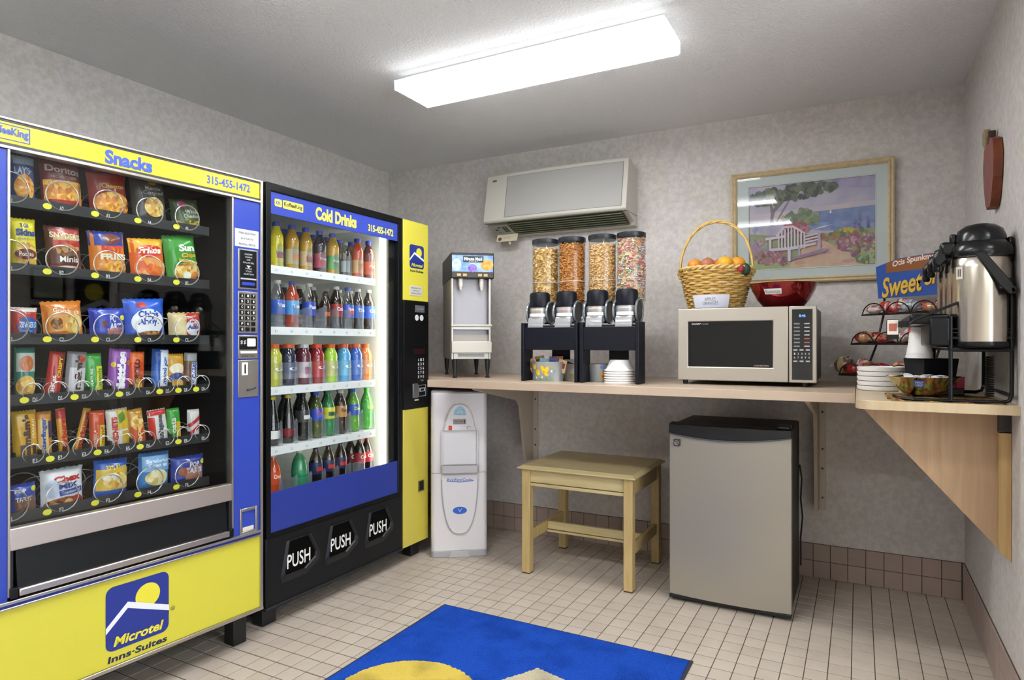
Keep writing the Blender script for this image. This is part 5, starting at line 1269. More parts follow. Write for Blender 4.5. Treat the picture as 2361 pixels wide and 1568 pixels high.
BK = thing('wicker_basket', 'wicker basket with a tall arched handle on the microwave', 'basket', (-.625, 3.30, MW_TOP))
M_WIC = wood('wicker', '#cda65c', '#e0c27c', (60, 60, 60), .5, .2); M_WIC2 = wood('wicker_dark', '#b58a42', '#c9a055', (60, 60, 60), .5, .2)
def brad(z): return .118 + .052 * (z / .20) ** .8
NST = 26
b = MB()
for k in range(NST):
    a = 2 * math.pi * k / NST
    b = MB().tube([(brad(z) * math.cos(a), brad(z) * math.sin(a) * .92, z) for z in (.004, .05, .1, .15, .20)], .0028, 5)
    b.build('stake', M_WIC2, BK)
for row in range(17):
    z = .010 + row * .0112
    pts = []; n = NST * 4
    for k in range(n):
        a = 2 * math.pi * k / n
        rr_ = brad(z) + .0052 * math.cos(a * NST / 2 + math.pi * row)
        pts.append((rr_ * math.cos(a), rr_ * math.sin(a) * .92, z + .0012 * math.sin(a * 5 + row)))
    MB().tube(pts, .0053, 5, closed=True).build('weave_strand', M_WIC if row % 3 else M_WIC2, BK)
for off, ph in ((0, 0), (0, math.pi)):
    pts = []
    for k in range(120):
        a = 2 * math.pi * k / 120; q = .006 * math.cos(16 * a + ph); zq = .006 * math.sin(16 * a + ph)
        pts.append(((brad(.2) + q) * math.cos(a), (brad(.2) + q) * math.sin(a) * .92, .205 + zq))
    MB().tube(pts, .0062, 6, closed=True).build('rim_strand', M_WIC, BK)
for k in range(3):
    pts = []
    for i in range(49):
        a = math.pi * i / 48; q = 2 * math.pi * k / 3 + i * .5
        pts.append((.176 * math.cos(a) * (1 if a else 1), .005 * math.cos(q), .17 + .275 * math.sin(a) ** .85 + .005 * math.sin(q)))
    MB().tube(pts, .0052, 6).build('handle_strand', M_WIC, BK)
MB().lathe([(.0, .003), (.118, .003), (.118, .010), (.0, .010)], 28, sy=.92, cap0=False, cap1=False).build('base', M_WIC2, BK)
for s_ in (-1, 1): MB().torus((s_ * .176, 0, .19), .010, .004, Matrix.Rotation(math.pi / 2, 3, 'X'), 14, 6).build('handle_binding', M_WIC2, BK)
cd_f = lambda u, v: ((brad(v) + .014) * math.sin(u), -(brad(v) + .014) * .92 * math.cos(u), v)
cdm = patch(-.58, .60, .012, .074, cd_f, pm('#dcdcea', .6), BK, 'name_card', 16, 4)
lettering('APPLES\nORANGES', .0, .043, .50, .034, lambda u, v: tuple(c * 1.006 for c in cd_f(u, v)[:2]) + (v,), pm('#77777e', .6), cdm)
MB().ball((.150, -.075, .192), .026, .020, .030, 12, 8).build('bow_leaf', pm('#24402c', .6), BK)
MB().ball((.128, -.098, .195), .022, .015, .022, 12, 8).build('bow_berry', pm('#a83030', .5), BK)
FRUIT = [(-.095, -.03, '#d98a2e', 'pale orange', .036), (-.030, -.045, '#b06a4a', 'reddish brown apple', .036), (.052, -.035, '#e8a82a', 'bright yellow orange', .040), (.105, .0, '#e59a22', 'deep golden orange beside the bow', .038), (.0, .06, '#c9743a', 'ruddy apple at the back', .038)]
for x, y, c, nm, r_ in FRUIT:
    o = tag(MB().ball((0, 0, 0), r_, r_, r_ * .95, 16, 12).build('fruit', pm(c, .45, bump=.15, bscale=300, bdist=.001)), nm + ' in the wicker basket', 'fruit', 'fruit in the wicker basket')
    o.location = (-.625 + x, 3.30 + y, MW_TOP + .228); 
    MB().lathe([(.003, 0), (.002, .004)], 8, (0, 0, r_ * .92)).build('stem', pm('#5a4a2a', .6), o)
MB_ = [(.060, 0), (.085, .010), (.115, .045), (.138, .090), (.146, .118), (.149, .120), (.143, .116), (.134, .090), (.110, .048), (.080, .016), (.02, .012)]
RB = thing('red_bowl', 'shiny dark red metal bowl on the microwave', 'bowl', (-.312, 3.275, MW_TOP))
MB().lathe(MB_, 48).build('bowl', pm('#8a1418', .16, metal=.65, coat=.6), RB)
bf = lambda u, v: ((.1195 + .00066 * 1000 * (v - .06) * .55 + .004) * math.sin(u) , -(.1195 + .66 * (v - .06) * .55 + .004) * math.cos(u), v)
def bprof(z): return .115 + (z - .045) / .045 * .023 if z < .09 else .138 + (z - .09) / .028 * .008
bf = lambda u, v: ((bprof(v) + .0015) * math.sin(u), -(bprof(v) + .0015) * math.cos(u), v)
cdm = patch(-.54, .04, .066, .090, bf, pm('#e4e2dc', .6), RB, 'name_card', 10, 3)
lettering('Bananas', -.25, .078, .48, .016, lambda u, v: tuple(c * 1.008 for c in bf(u, v)[:2]) + (v,), pm('#7d7b78', .6), cdm)
# ------------------------------------------------------------------ framed print on the back wall
PC = thing('framed_picture', 'framed seaside garden print with a white bench', 'picture', (-.2275, YB - .010, 1.827), 0, rx=math.radians(1.0))
PW, PH = .765, .600                                     # outer size
hx, hz = PW / 2, PH / 2
M_FRM = wood('frame_wood', '#c9b58e', '#dccaa6', (40, 40, 40), .45, .04)
def mitre(a, c, inner_a, inner_c, name):
    """one side of the frame: stepped moulding between outer edge a-c and inner edge"""
    prof = [(0, 0), (0, .022), (.22, .028), (.5, .018), (.72, .026), (1, .014), (1, 0)]
    vs = []
    for (o_, i_) in ((a, inner_a), (c, inner_c)):
        for t_, h_ in prof: vs.append((o_[0] + (i_[0] - o_[0]) * t_, -h_, o_[1] + (i_[1] - o_[1]) * t_))
    n = len(prof)
    return MB().add(vs, [(k, k + 1, n + k + 1, n + k) for k in range(n - 1)] + [(n - 1, 0, n, 2 * n - 1), tuple(range(n)), tuple(range(2 * n - 1, n - 1, -1))]).build(name, M_FRM, PC, smooth=False)
fw = .030
O = [(-hx, -hz), (hx, -hz), (hx, hz), (-hx, hz)]; I = [(-hx + fw, -hz + fw), (hx - fw, -hz + fw), (hx - fw, hz - fw), (-hx + fw, hz - fw)]
for k in range(4): mitre(O[k], O[(k + 1) % 4], I[k], I[(k + 1) % 4], 'frame_side')
mx_, mz = hx - fw, hz - fw
mat_b = MB().frame(-mx_, mx_, -mz, mz, .058, .052, .048, .050, -.010, -.004).build('mount', pm('#c8d4d2', .8), PC, smooth=False)
ix0, ix1, iz0, iz1 = -mx_ + .058, mx_ - .052, -mz + .048, mz - .050
MB().frame(ix0 - .003, ix1 + .003, iz0 - .003, iz1 + .003, .003, .003, .003, .003, -.0112, -.004).build('inner_mount', pm('#e6e8e4', .8), PC, smooth=False)
MB().frame(ix0 - .0046, ix1 + .0046, iz0 - .0046, iz1 + .0046, .0016, .0016, .0016, .0016, -.0114, -.004).build('bevel_line', pm('#8c9a9a', .8), PC, smooth=False)
# the print: flat colour areas in one sheet
pw, ph = ix1 - ix0, iz1 - iz0
PV, PF, PMI, PMATS, PIDX = [], [], [], [], {}
lay = [0]
def pmat(c, c2=None, sc=14):
    k = (c, c2)
    if k not in PIDX: PIDX[k] = len(PMATS); PMATS.append(pm(c, .8, mott=c2, mscale=sc, spec=.1))
    return PIDX[k]
def area(pts, c, c2=None, sc=14, up=True):
    if up: lay[0] += .000012
    o_ = len(PV)
    PV.extend((ix0 + min(1, max(0, x)) * pw, -.0045 - lay[0], iz0 + min(1, max(0, z)) * ph) for x, z in pts)
    PF.append(tuple(range(o_, o_ + len(pts)))); PMI.append(pmat(c, c2, sc))
def blob(x, z, r, c, c2=None, sq=1.0, n=9, jag=.25, up=True):
    q = rnd.uniform(0, 6)
    area([(x + r * (1 + rnd.uniform(-jag, jag)) * math.cos(q + 6.283 * k / n), z + sq * r * 1.4 * (1 + rnd.uniform(-jag, jag)) * math.sin(q + 6.283 * k / n)) for k in range(n)], c, c2, 40, up)
def cluster(x, z, rx, rz, n, cols, r=.018):
    for k in range(n):
        a, d = rnd.uniform(0, 6.283), math.sqrt(rnd.random())
        blob(x + rx * d * math.cos(a), z + rz * d * math.sin(a), r * rnd.uniform(.6, 1.3), rnd.choice(cols))
area([(0, 0), (1, 0), (1, 1), (0, 1)], '#a9a6c0', '#c2bcc8', 9)                                     # sky
area([(.25, 1), (1, 1), (1, .86), (.6, .92)], '#938fb4', '#a9a4c2', 14)
area([(0, .55), (1, .62), (1, .72), (.5, .70), (0, .66)], '#cdbfc6', '#c0b8c8', 8)
area([(.42, .45), (1, .38), (1, .665), (.40, .640)], '#7f93bc', '#6c80b4', 18)                       # sea
area([(.42, .45), (1, .36), (1, .50), (.42, .52)], '#6a7cb8', '#8a9cc8', 22)
area([(.50, .43), (.62, .46), (.68, .485), (.60, .47)], '#d5d9e4')
area([(.655, .615), (.665, .66), (.672, .615)], '#e4e6ea')
area([(0, 0), (1, 0), (1, .42), (.7, .40), (.55, .36), (.4, .42), (.2, .40), (0, .44)], '#a8a086', '#8fa07c', 22)
area([(.28, 0), (1, 0), (1, .1), (.75, .18), (.62, .30), (.50, .34), (.46, .28), (.40, .12)], '#c9a890', '#d4b8a4', 20)     # path
for x, z, rr_, in ((.42, .06, .05), (.55, .04, .06), (.68, .06, .05), (.52, .14, .05), (.64, .16, .04), (.58, .24, .035), (.80, .05, .05), (.92, .04, .05)): blob(x, z, rr_, rnd.choice(['#c9a088', '#d0ae98', '#bf9c94', '#c6a0a0']), None, .35)
area([(0, 0), (.32, 0), (.36, .07), (.2, .10), (0, .12)], '#b0b486', '#98a878', 26)
# big tree
area([(.175, .52), (.215, .52), (.205, .60), (.22, .68), (.30, .80), (.40, .88), (.385, .89), (.28, .83), (.205, .72), (.19, .80), (.175, .80), (.185, .66)], '#7c7280')
area([(.22, .55), (.24, .56), (.30, .70), (.36, .84), (.345, .84), (.28, .70)], '#857a86')
for x, z, rx, rz, n in ((.20, .87, .16, .09, 46), (.42, .90, .14, .08, 44), (.58, .91, .12, .055, 34), (.10, .84, .08, .07, 18)): cluster(x, z, rx, rz, n, ['#5f6a5c', '#6d7662', '#545e58', '#7a7f66', '#4d5654'], .026)
for x, z, rx, rz, n in ((.40, .60, .13, .10, 46), (.50, .58, .08, .08, 22)): cluster(x, z, rx, rz, n, ['#7f8f6c', '#8c9a78', '#6b7c62', '#98a482', '#6f7d74'], .022)
cluster(.38, .46, .11, .07, 40, ['#b06a72', '#a85a66', '#c07c80', '#96505c'], .016)
cluster(.06, .50, .05, .05, 14, ['#9aa4c4', '#b0b4cc'], .016)
# left flowers and grass
cluster(.08, .28, .09, .08, 30, ['#b48aa4', '#a88cb0', '#9aa6a0', '#c49ab0', '#8a9c98'], .016)
cluster(.18, .14, .13, .075, 64, ['#a06a80', '#b07c8c', '#8c6878', '#c496a0', '#8f9a7c', '#94586c'], .015)
cluster(.29, .09, .05, .05, 16, ['#98607a', '#7d5a70'], .012)
# right flowers
cluster(.80, .36, .14, .06, 46, ['#7f8a5c', '#94985c', '#6e7a58', '#a8a468'], .018)
cluster(.81, .41, .05, .025, 10, ['#c8b84a', '#b8a844'], .014)
cluster(.60, .34, .10, .03, 22, ['#9c6a58', '#a87c64', '#8c6a50'], .014)
cluster(.86, .26, .16, .10, 120, ['#b07a94', '#c49cac', '#96647c', '#a86a74', '#8a9064', '#c8b4a8', '#7c6a8c', '#9c5a64'], .015)
cluster(.92, .16, .10, .08, 50, ['#98a06c', '#8a5a7a', '#a07088', '#7c8c5c', '#b4b47c'], .015)
cluster(.94, .08, .07, .06, 26, ['#7c9068', '#92a678', '#5f7a54', '#a4b486'], .018)
for x, h_ in ((.885, .22), (.85, .12), (.94, .14)):
    for k in range(12): blob(x + rnd.uniform(-.008, .008), .42 + h_ * k / 12, .010 * (1 - k / 16), rnd.choice(['#7068a0', '#8478ac', '#5c6096']))
# bench
bc, bd = '#cfc6d4', '#b4a8c0'
for k in range(9):
    x = .245 + k * .026; top = .40 + .085 * math.sin(math.pi * (k + .5) / 9); area([(x, .22), (x + .013, .225), (x + .013, top), (x, top)], bc)
area([(.235, .38), (.30, .475), (.36, .48), (.45, .40), (.465, .41), (.37, .505), (.29, .50), (.225, .40)], bc)
for z in (.30, .335, .37): area([(.46, z - .02), (.58, z + .01), (.58, z + .028), (.46, z)], bc)
area([(.565, .18), (.588, .18), (.588, .40), (.565, .40)], bd)
area([(.14, .345), (.30, .365), (.30, .395), (.14, .375)], bc); area([(.17, .22), (.19, .22), (.19, .35), (.17, .35)], bc)
area([(.18, .215), (.36, .215), (.55, .26), (.55, .285), (.34, .250), (.18, .245)], bc); area([(.325, .08), (.35, .08), (.35, .25), (.325, .25)], bc)
area([(.41, .12), (.425, .12), (.425, .25), (.41, .25)], bd)
area([(.35, .09), (.62, .17), (.66, .20), (.60, .21), (.36, .12)], '#a48aa4', '#94809c', 40)
flat_mesh('print', PV, PF, PMATS, PC, PMI)
MB().box(-mx_, mx_, -.0135, -.0125, -mz, mz).build('glazing', clear_mat('picture_glass', (.98, .98, .98), 1.0, .015), PC, smooth=False)

# ------------------------------------------------------------------ wall air conditioner
AC = thing('air_conditioner', 'wide beige wall air conditioner with grey grille', 'air conditioner', (-1.608, YB, 0))
M_AC, M_ACG = pm('#c6c3b9', .45), pm('#a9a8a4', .6, bump=.4, bscale=500, bdist=.001)
hw = .463; zt_, zf, zb = 2.262, 1.968, 1.895
def bow(x): return .022 * (1 - (x / hw) ** 2)
n = 16; xs = [-hw + 2 * hw * k / n for k in range(n + 1)]
vs = []; fs = []
for x in xs:
    vs += [(x, 0, zt_ - .035), (x, -.150 - bow(x), zt_ + .008), (x, -.160 - bow(x), zt_), (x, -.214 - bow(x), zf), (x, -.205 - bow(x), zf - .010), (x, 0, zf - .010)]
for k in range(n):
    a, c = 6 * k, 6 * k + 6
    for j in range(6): fs.append((a + j, c + j, c + (j + 1) % 6, a + (j + 1) % 6))
fs += [tuple(range(6)), tuple(6 * n + j for j in range(5, -1, -1))]
MB().add(vs, fs).build('casing', M_AC, AC, bev=.003)
def acf(u, v):                       # front face: u along, v 0 (bottom) .. 1 (top)
    return (u, -.214 - bow(u) + .054 * v - .0008, zf + (zt_ - zf) * v)
gr = patch(-hw + .155, hw - .028, .055, .93, acf, M_ACG, AC, 'front_grille', 16, 4)
for u0, u1, v0, v1 in ((-hw + .155, hw - .028, .050, .058), (-hw + .155, hw - .028, .926, .934), (-hw + .153, -hw + .157, .05, .93), (hw - .030, hw - .026, .05, .93)):
    patch(u0, u1, v0, v1, lambda u, v: (acf(u, v)[0], acf(u, v)[1] - .0008, acf(u, v)[2]), pm('#84837e', .5), gr, 'grille_edge', 16, 1)
patch(-hw + .045, -hw + .075, .86, .90, lambda u, v: (acf(u, v)[0], acf(u, v)[1] - .0008, acf(u, v)[2]), pm('#2a2826', .5), AC, 'maker_mark', 2, 1)
lettering('LENNOX', -hw + .06, .88, .026, .024, lambda u, v: (acf(u, v)[0], acf(u, v)[1] - .0014, acf(u, v)[2]), pm('#b4b2aa', .5), AC)
# lower body: sloped outlet with louvres
MB().prism([(0, zf - .012), (-.190, zf - .012), (-.150, zf - .020), (-.060, zb + .022), (-.05, zb), (0, zb)], -hw + .012, hw, 'x').build('lower_body', M_AC, AC, bev=.003)
MB().prism([(-.196, zf - .012), (-.186, zf - .010), (-.052, zb + .016), (-.058, zb + .006)], -hw + .16, hw - .03, 'x').build('outlet', pm('#3d4238', .6), AC, smooth=False)
for k in range(6):
    t_ = (k + .5) / 6; y_ = -.192 + .132 * t_; z_ = zf - .013 + (zb + .009 - zf + .013) * t_
    MB().prism([(y_ - .006, z_ - .003), (y_ + .004, z_ + .004), (y_ + .006, z_ + .001), (y_ - .004, z_ - .007)], -hw + .165, hw - .035, 'x').build('louvre', pm('#7c8068', .5), AC, smooth=False)
def slope(u, v): return (u, -.192 + .13 * v - .004, zf - .016 + (zb + .014 - zf + .016) * v - .004)
cpn = patch(-hw + .015, -hw + .155, .05, .92, slope, pm('#b4b2aa', .5), AC, 'control_panel', 2, 2)
sl2 = lambda u, v: (slope(u, v)[0], slope(u, v)[1] - .002, slope(u, v)[2] - .002)
for u0, u1, v0, v1 in ((.045, .068, .42, .52), (.078, .092, .22, .32), (.106, .118, .22, .72), (.124, .136, .20, .72), (.052, .058, .70, .78), (.066, .072, .70, .78)):
    patch(-hw + u0, -hw + u1, v0, v1, sl2, pm('#23221f', .5), cpn, 'switch', 1, 1)
fl = MB().prism([(-.085, zb + .008), (-.080, zb + .012), (-.098, zb - .040), (-.103, zb - .038)], -hw + .030, -hw + .178, 'x').build('control_flap', pm('#cfc6ac', .5), AC, bev=.001)
ellipse(-hw + .055, .4, .013, .25, lambda u, v: (u, -.0865 - .018 * (1 - v), zb + .008 - .047 * (1 - v)), pm('#7a4a3c', .5), fl, 'seal_mark', 1, 16)
lettering('NOTICE', -hw + .105, .55, .05, .3, lambda u, v: (u, -.0865 - .018 * (1 - v), zb + .008 - .047 * (1 - v)), pm('#9a9482', .5), fl)
MB().box(-hw + .118, -hw + .130, -.095, -.088, zb - .058, zb - .034).build('flap_tab', pm('#cfc6ac', .5), AC, bev=.001)

# ------------------------------------------------------------------ wooden apple ornament on the right wall
AP = thing('wall_ornament', 'flat red wooden apple ornament hanging on the wall', 'ornament', (XR, 2.86, 1.82))
M_RW, M_RS = pm('#8c4a44', .45, mott='#7a3c38', mscale=14), pm('#6a3018', .45, mott='#8a4818', mscale=12)
out_ = [(.0, .105), (-.035, .122), (-.085, .105), (-.108, .045), (-.095, -.03), (-.06, -.10), (-.03, -.125), (.0, -.118), (.03, -.125), (.06, -.10), (.095, -.03), (.108, .045), (.085, .105), (.035, .122)]
b = MB(); b.cur = 0
nn = len(out_)
b.add([(-.030, y, z) for y, z in out_], [tuple(range(nn))]); b.cur = 1
b.add([(-.030, y, z) for y, z in out_] + [(-.002, y, z) for y, z in out_], [(i, (i + 1) % nn, nn + (i + 1) % nn, nn + i) for i in range(nn)] + [tuple(range(nn, 2 * nn))])
b.build('apple', [M_RW, M_RS], AP, smooth=False, bev=.002)
MB().prism([(.010, .10), (.002, .155), (.018, .160), (.028, .10)], -.028, -.006, 'x').build('stem', pm('#3d1a10', .5), AP, bev=.002)
MB().prism([(.045, .10), (.035, .145), (.06, .178), (.10, .168), (.092, .125)], -.034, -.014, 'x').build('leaf', pm('#7c8264', .5, mott='#a08a64', mscale=18), AP, bev=.002)
# ------------------------------------------------------------------ coffee corner on the short countertop
M_WIREB = pm('#08090b', .4, spec=.3); M_POTS = brushed('pot_steel', '#c9bfb2', .22, 2, .05); M_PB = pm('#07090c', .25, spec=.35, coat=.1)
PLZ = 1.190                                   # rack platform
# rack
RK = thing('coffee_rack', 'black wire rack carrying the coffee urns', 'rack', (0, 0, COUNTER_Z))
zc = PLZ - COUNTER_Z
ys = (2.535, 2.70, 2.91, 3.06)
b = MB()
for y in (ys[0], ys[-1]):
    o = MB().tube([(.165, y, .006), (.40, y, .006), (.418, y, .012), (.424, y, .03), (.426, y, .40)], .006, 8).build('side_wire', M_WIREB, RK)
    MB().tube([(.264, y, .006), (.264, y, zc + .11)], .006, 8).build('upright', M_WIREB, RK)
    MB().tube([(.165, y, .006), (.120, y + .02, .008), (.105, y + .05, .014)], .005, 8).build('foot_wire', M_WIREB, RK)
    MB().tube([(.150, y, zc + .085), (.165, y, zc + .10), (.426, y, zc + .215)], .0045, 8).build('sloped_wire', M_WIREB, RK)
    for z_ in (.055, .067, .038): MB().tube([(.255, y, zc + z_), (.430, y, zc + z_)], .003 if z_ != .038 else .006, 6).build('guard_wire', M_WIREB, RK)
    MB().tube([(.264, y, zc), (.428, y, zc)], .007, 8).build('platform_wire', M_WIREB, RK)
MB().tube([(.165, ys[0], .006), (.165, ys[-1], .006)], .005, 8).build('cross_wire', M_WIREB, RK)
MB().tube([(.424, ys[0], .03), (.424, ys[-1], .03)], .005, 8).build('cross_wire', M_WIREB, RK)
for x in (.27, .345, .42): MB().tube([(x, ys[0], zc), (x, ys[-1], zc)], .005, 8).build('cross_wire', M_WIREB, RK)
MB().box(.255, .432, ys[0], ys[-1], zc + .003, zc + .010).build('platform', M_PB, RK, bev=.002)
tr = MB().box(.205, .262, ys[0] - .01, 2.865, zc + .012, zc + .105).build('drip_tray', pm('#08090c', .35, spec=.3), RK, bev=.006)
MB().box(.150, .262, ys[0] + .0, ys[-1], zc + .085, zc + .118).build('tray_lip', pm('#07080b', .35, spec=.3), RK, bev=.008)
MB().box(.118, .152, ys[0] + .02, ys[0] + .05, zc + .075, zc + .095).build('label_arm', M_PB, RK, bev=.002)
cdm = MB().box(.086, .119, ys[0] + .030, ys[0] + .034, zc + .050, zc + .100).build('label_card', pm('#d8d0c0', .6), RK, bev=.001)
patch(.091, .114, zc + .062, zc + .088, xz(ys[0] + .0292), pm('#a85a4a', .6), cdm, 'printed_patch', 1, 1)
MB().box(.084, .121, ys[0] + .034, ys[0] + .038, zc + .034, zc + .102).build('card_holder', M_PB, RK, bev=.001)
# urns: built once, facing -x, then copied
def airpot():
    t = thing('coffee_urn', 'x', 'coffee urn', (0, 0, 0)); R = .083
    MB().lathe([(R + .004, 0), (R + .006, .004), (R + .004, .016)], 40).build('base_ring', M_PB, t)
    MB().lathe([(R, .014), (R + .001, .05), (R + .001, .255), (R - .003, .285), (R - .014, .300)], 48).build('body', M_POTS, t, ang=60)
    MB().lathe([(R - .006, .288), (R + .004, .292), (R + .006, .300), (R + .002, .322), (R - .006, .335), (R - .012, .340), (R - .014, .360), (R - .022, .380), (R - .040, .394), (R - .065, .400), (.0, .401)], 44, cap1=False).build('lid', M_PB, t)
    sp = MB(); sp.box(-.112, -.065, -.028, .028, .300, .345).build('pump_head', M_PB, t, bev=.010)
    MB().prism([(-.132, .272), (-.132, .300), (-.115, .326), (-.095, .326), (-.090, .290), (-.110, .262)], -.026, .026, 'y').build('spout', M_PB, t, bev=.008)
    MB().lathe([(.009, 0), (.012, .006), (.011, .026)], 14, (-.119, 0, .248)).build('spout_tip', M_PB, t)
    MB().box(-.084, -.066, -.012, .012, .340, .372).build('lever', M_PB, t, bev=.005)
    MB().box(.068, .086, -.024, .024, .268, .352).build('hinge', M_PB, t, bev=.008)
    hp = MB(); 
    for yy in (-.088, .088): MB().prism([(-.030, .300), (.000, .300), (.070, .198), (.080, .170), (.064, .162), (.038, .190)], yy - .004, yy + .004, 'y').build('handle_side', M_PB, t, bev=.003)
    MB().box(.062, .084, -.092, .092, .165, .188).build('handle_bar', M_PB, t, bev=.006)
    cyl = lambda u, v: ((R + .0022) * math.sin(u) * 1.0, -(R + .0022) * math.cos(u), v)
    st = patch(-.98, -.70, .218, .258, cyl, pm('#cfc9be', .6), t, 'sticker', 6, 2)
    for k in range(2): patch(-.90 + k * .08, -.86 + k * .08, .226, .250, lambda u, v: tuple(c * 1.004 for c in cyl(u, v)[:2]) + (v,), pm('#3a3632', .6), st, 'sticker_print', 2, 1)
    return t
URN = [(2.585, 'steel coffee urn with black dome lid at the counter end'), (2.775, 'steel coffee urn standing between the two others'), (2.965, 'steel coffee urn standing beside the pastry rack')]
u0 = airpot()
for k, (y, lb) in enumerate(URN):
    o = u0 if k == 0 else copy_tree(u0)
    o.location = (.350, y, PLZ + .010); o['label'] = lb; o['group'] = 'coffee urns on the wire rack'
# coiled cord hanging behind the front wires
pts = []
for i in range(150):
    a = i * .75; pts.append((.385 + .012 * math.cos(a), 2.66 + .012 * math.sin(a), COUNTER_Z + .150 - .140 * i / 150))
tag(MB().tube(pts, .0022, 5).build('coiled_cord', pm('#1a1816', .4)), 'black coiled cord dangling under the coffee rack', 'cord')
# placemat
m_mat = speckle('placemat_cloth', ['#6f6a34', '#8c6a34', '#a85a34', '#4c4a24', '#8f8a4a', '#7a3a24'], 70, .9)
b = MB(); n1_, n2_ = 24, 10; vs = []; fs = []
for i in range(n1_ + 1):
    for j in range(n2_ + 1):
        x = .095 + .315 * i / n1_; y = 2.525 + .36 * j / n2_
        if i == 0: x += .01 * math.sin(j * 2.1)
        vs.append((x, y + .006 * math.sin(i * 1.3) * (j == 0), COUNTER_Z + .002 + .002 * math.sin(i * .9 + j) + .003 * (i < 3)))
m_ = len(vs); vs += [(x, y, COUNTER_Z + .0004) for x, y, z in vs]
fs = [(i * (n2_ + 1) + j, (i + 1) * (n2_ + 1) + j, (i + 1) * (n2_ + 1) + j + 1, i * (n2_ + 1) + j + 1) for i in range(n1_) for j in range(n2_)]
fs += [tuple(m_ + q for q in reversed(f)) for f in fs]
edge = [i * (n2_ + 1) for i in range(n1_ + 1)] + [n1_ * (n2_ + 1) + j for j in range(1, n2_ + 1)] + [i * (n2_ + 1) + n2_ for i in range(n1_ - 1, -1, -1)] + [j for j in range(n2_ - 1, 0, -1)]
fs += [(edge[k], edge[(k + 1) % len(edge)], m_ + edge[(k + 1) % len(edge)], m_ + edge[k]) for k in range(len(edge))]
tag(b.add(vs, fs).build('placemat', m_mat), 'olive and rust patterned cloth placemat under the coffee rack', 'placemat')
# chrome bowl of creamers
CB = thing('chrome_bowl', 'shallow polished metal bowl holding creamers', 'bowl', (.205, 2.775, COUNTER_Z + .006))
MB().lathe([(.045, .0), (.060, .004), (.082, .024), (.104, .054), (.116, .066), (.118, .068), (.112, .064), (.098, .052), (.076, .022), (.055, .008), (.02, .006)], 44).build('bowl', pm('#d8cfa8', .12, metal=1.0), CB)
cyl = lambda u, v: ((.092 + (v - .035) * .75 + .0015) * math.sin(u), -(.092 + (v - .035) * .75 + .0015) * math.cos(u), v)
lb_ = patch(-.34, -.02, .032, .058, cyl, pm('#4a66b0', .5), CB, 'blue_sticker', 6, 3)
lettering('HALF\nHALF', -.18, .045, .22, .018, lambda u, v: tuple(c * 1.01 for c in cyl(u, v)[:2]) + (v,), pm('#d8dcea', .5), lb_, .02)
for k in range(16):
    a = k * 2.4; r_ = .022 * math.sqrt(k); x, y = r_ * math.cos(a), r_ * math.sin(a)
    if r_ > .078: x, y = x * .078 / r_, y * .078 / r_
    o = tag(MB().lathe([(.011, 0), (.0125, .002), (.0155, .016), (.018, .017), (.018, .019), (.002, .0195)], 14).build('creamer_cup', pm('#eeecea', .4)), 'small white creamer cup heaped in the metal bowl', 'creamer', 'creamers in the metal bowl')
    o.location = (.205 + x, 2.775 + y, COUNTER_Z + .048 + .004 * (k % 3)); o.rotation_euler = (rnd.uniform(-.6, .6), rnd.uniform(-.6, .6), 0)
for k in range(9):
    o = tag(MB().box(-.015, .015, -.0015, .0015, 0, .052).build('sugar_packet', pm('#d8506c' if k % 3 else '#e890a0', .6), bev=.0005), 'pink sweetener packet standing behind the creamers', 'packet', 'pink sweetener packets')
    o.location = (.262 + .008 * k, 2.855 + .004 * (k % 2), COUNTER_Z + .020); o.rotation_euler = (rnd.uniform(-.1, .1), rnd.uniform(-.15, .15), .5)
tag(MB().prism(rrect(-.035, .045, -.022, .022, .006), 0, .025, 'z').build('sugar_caddy', pm('#2a2420', .5), loc=(.292, 2.857, COUNTER_Z + .005), bev=.002), 'dark low caddy under the pink sweetener packets', 'caddy')
# black cup bin and foam cups
CBN = tag(MB().add([(-.055, -.05, 0), (.055, -.05, 0), (.055, .05, 0), (-.055, .05, 0), (-.070, -.062, .135), (.070, -.062, .135), (.070, .062, .135), (-.070, .062, .135)],
        [(3, 2, 1, 0), (4, 5, 6, 7), (0, 1, 5, 4), (1, 2, 6, 5), (2, 3, 7, 6), (3, 0, 4, 7)]).build('cup_bin', pm('#11151d', .35, spec=.3), bev=.004, loc=(.245, 2.972, COUNTER_Z + .001)), 'black tapered bin behind the metal bowl', 'bin')
CBN.rotation_euler = (0, 0, .5)
def cup(label, x, y, z, s=1.0, grp=None):
    o = tag(MB().lathe([(.030, .098), (.0305, .100), (.034, .06), (.0415, .010), (.0435, .006), (.0435, 0), (.040, 0), (.028, .092)], 28, cap0=True, cap1=False).build('foam_cup', M_FOAM, loc=(x, y, z)), label, 'cup', grp)
    return o
for k in range(3): cup('topmost upturned foam cup of the stack on the black bin' if k == 2 else 'upturned foam cup under the topmost cup on the black bin', .207, 2.925, COUNTER_Z + .137 + k * .008, grp='foam cups on the black bin')
cup('single upturned white foam cup beside the taller cup stack', .208, 3.030, COUNTER_Z + .137)
# foam plates
for k in range(5):
    z = COUNTER_Z + k * .0195
    o = tag(MB().lathe([(.080, 0), (.0865, .002), (.0895, .010), (.0905, .0188), (.087, .0178), (.082, .006), (.02, .004)], 40).build('foam_plate', M_FOAM, loc=(.083, 3.085, z + .0005)), ('topmost white foam plate of the stack on the short counter' if k == 4 else 'white foam plate under the topmost plate of the stack'), 'plate', 'stacked white foam plates')
tag(MB().box(0, .055, 0, .0012, 0, .075).build('napkin', pm('#efeee9', .8), loc=(.142, 3.01, COUNTER_Z + .0005)), 'white paper napkin leaning between plates and black bin', 'napkin').rotation_euler = (-.12, 0, .4)

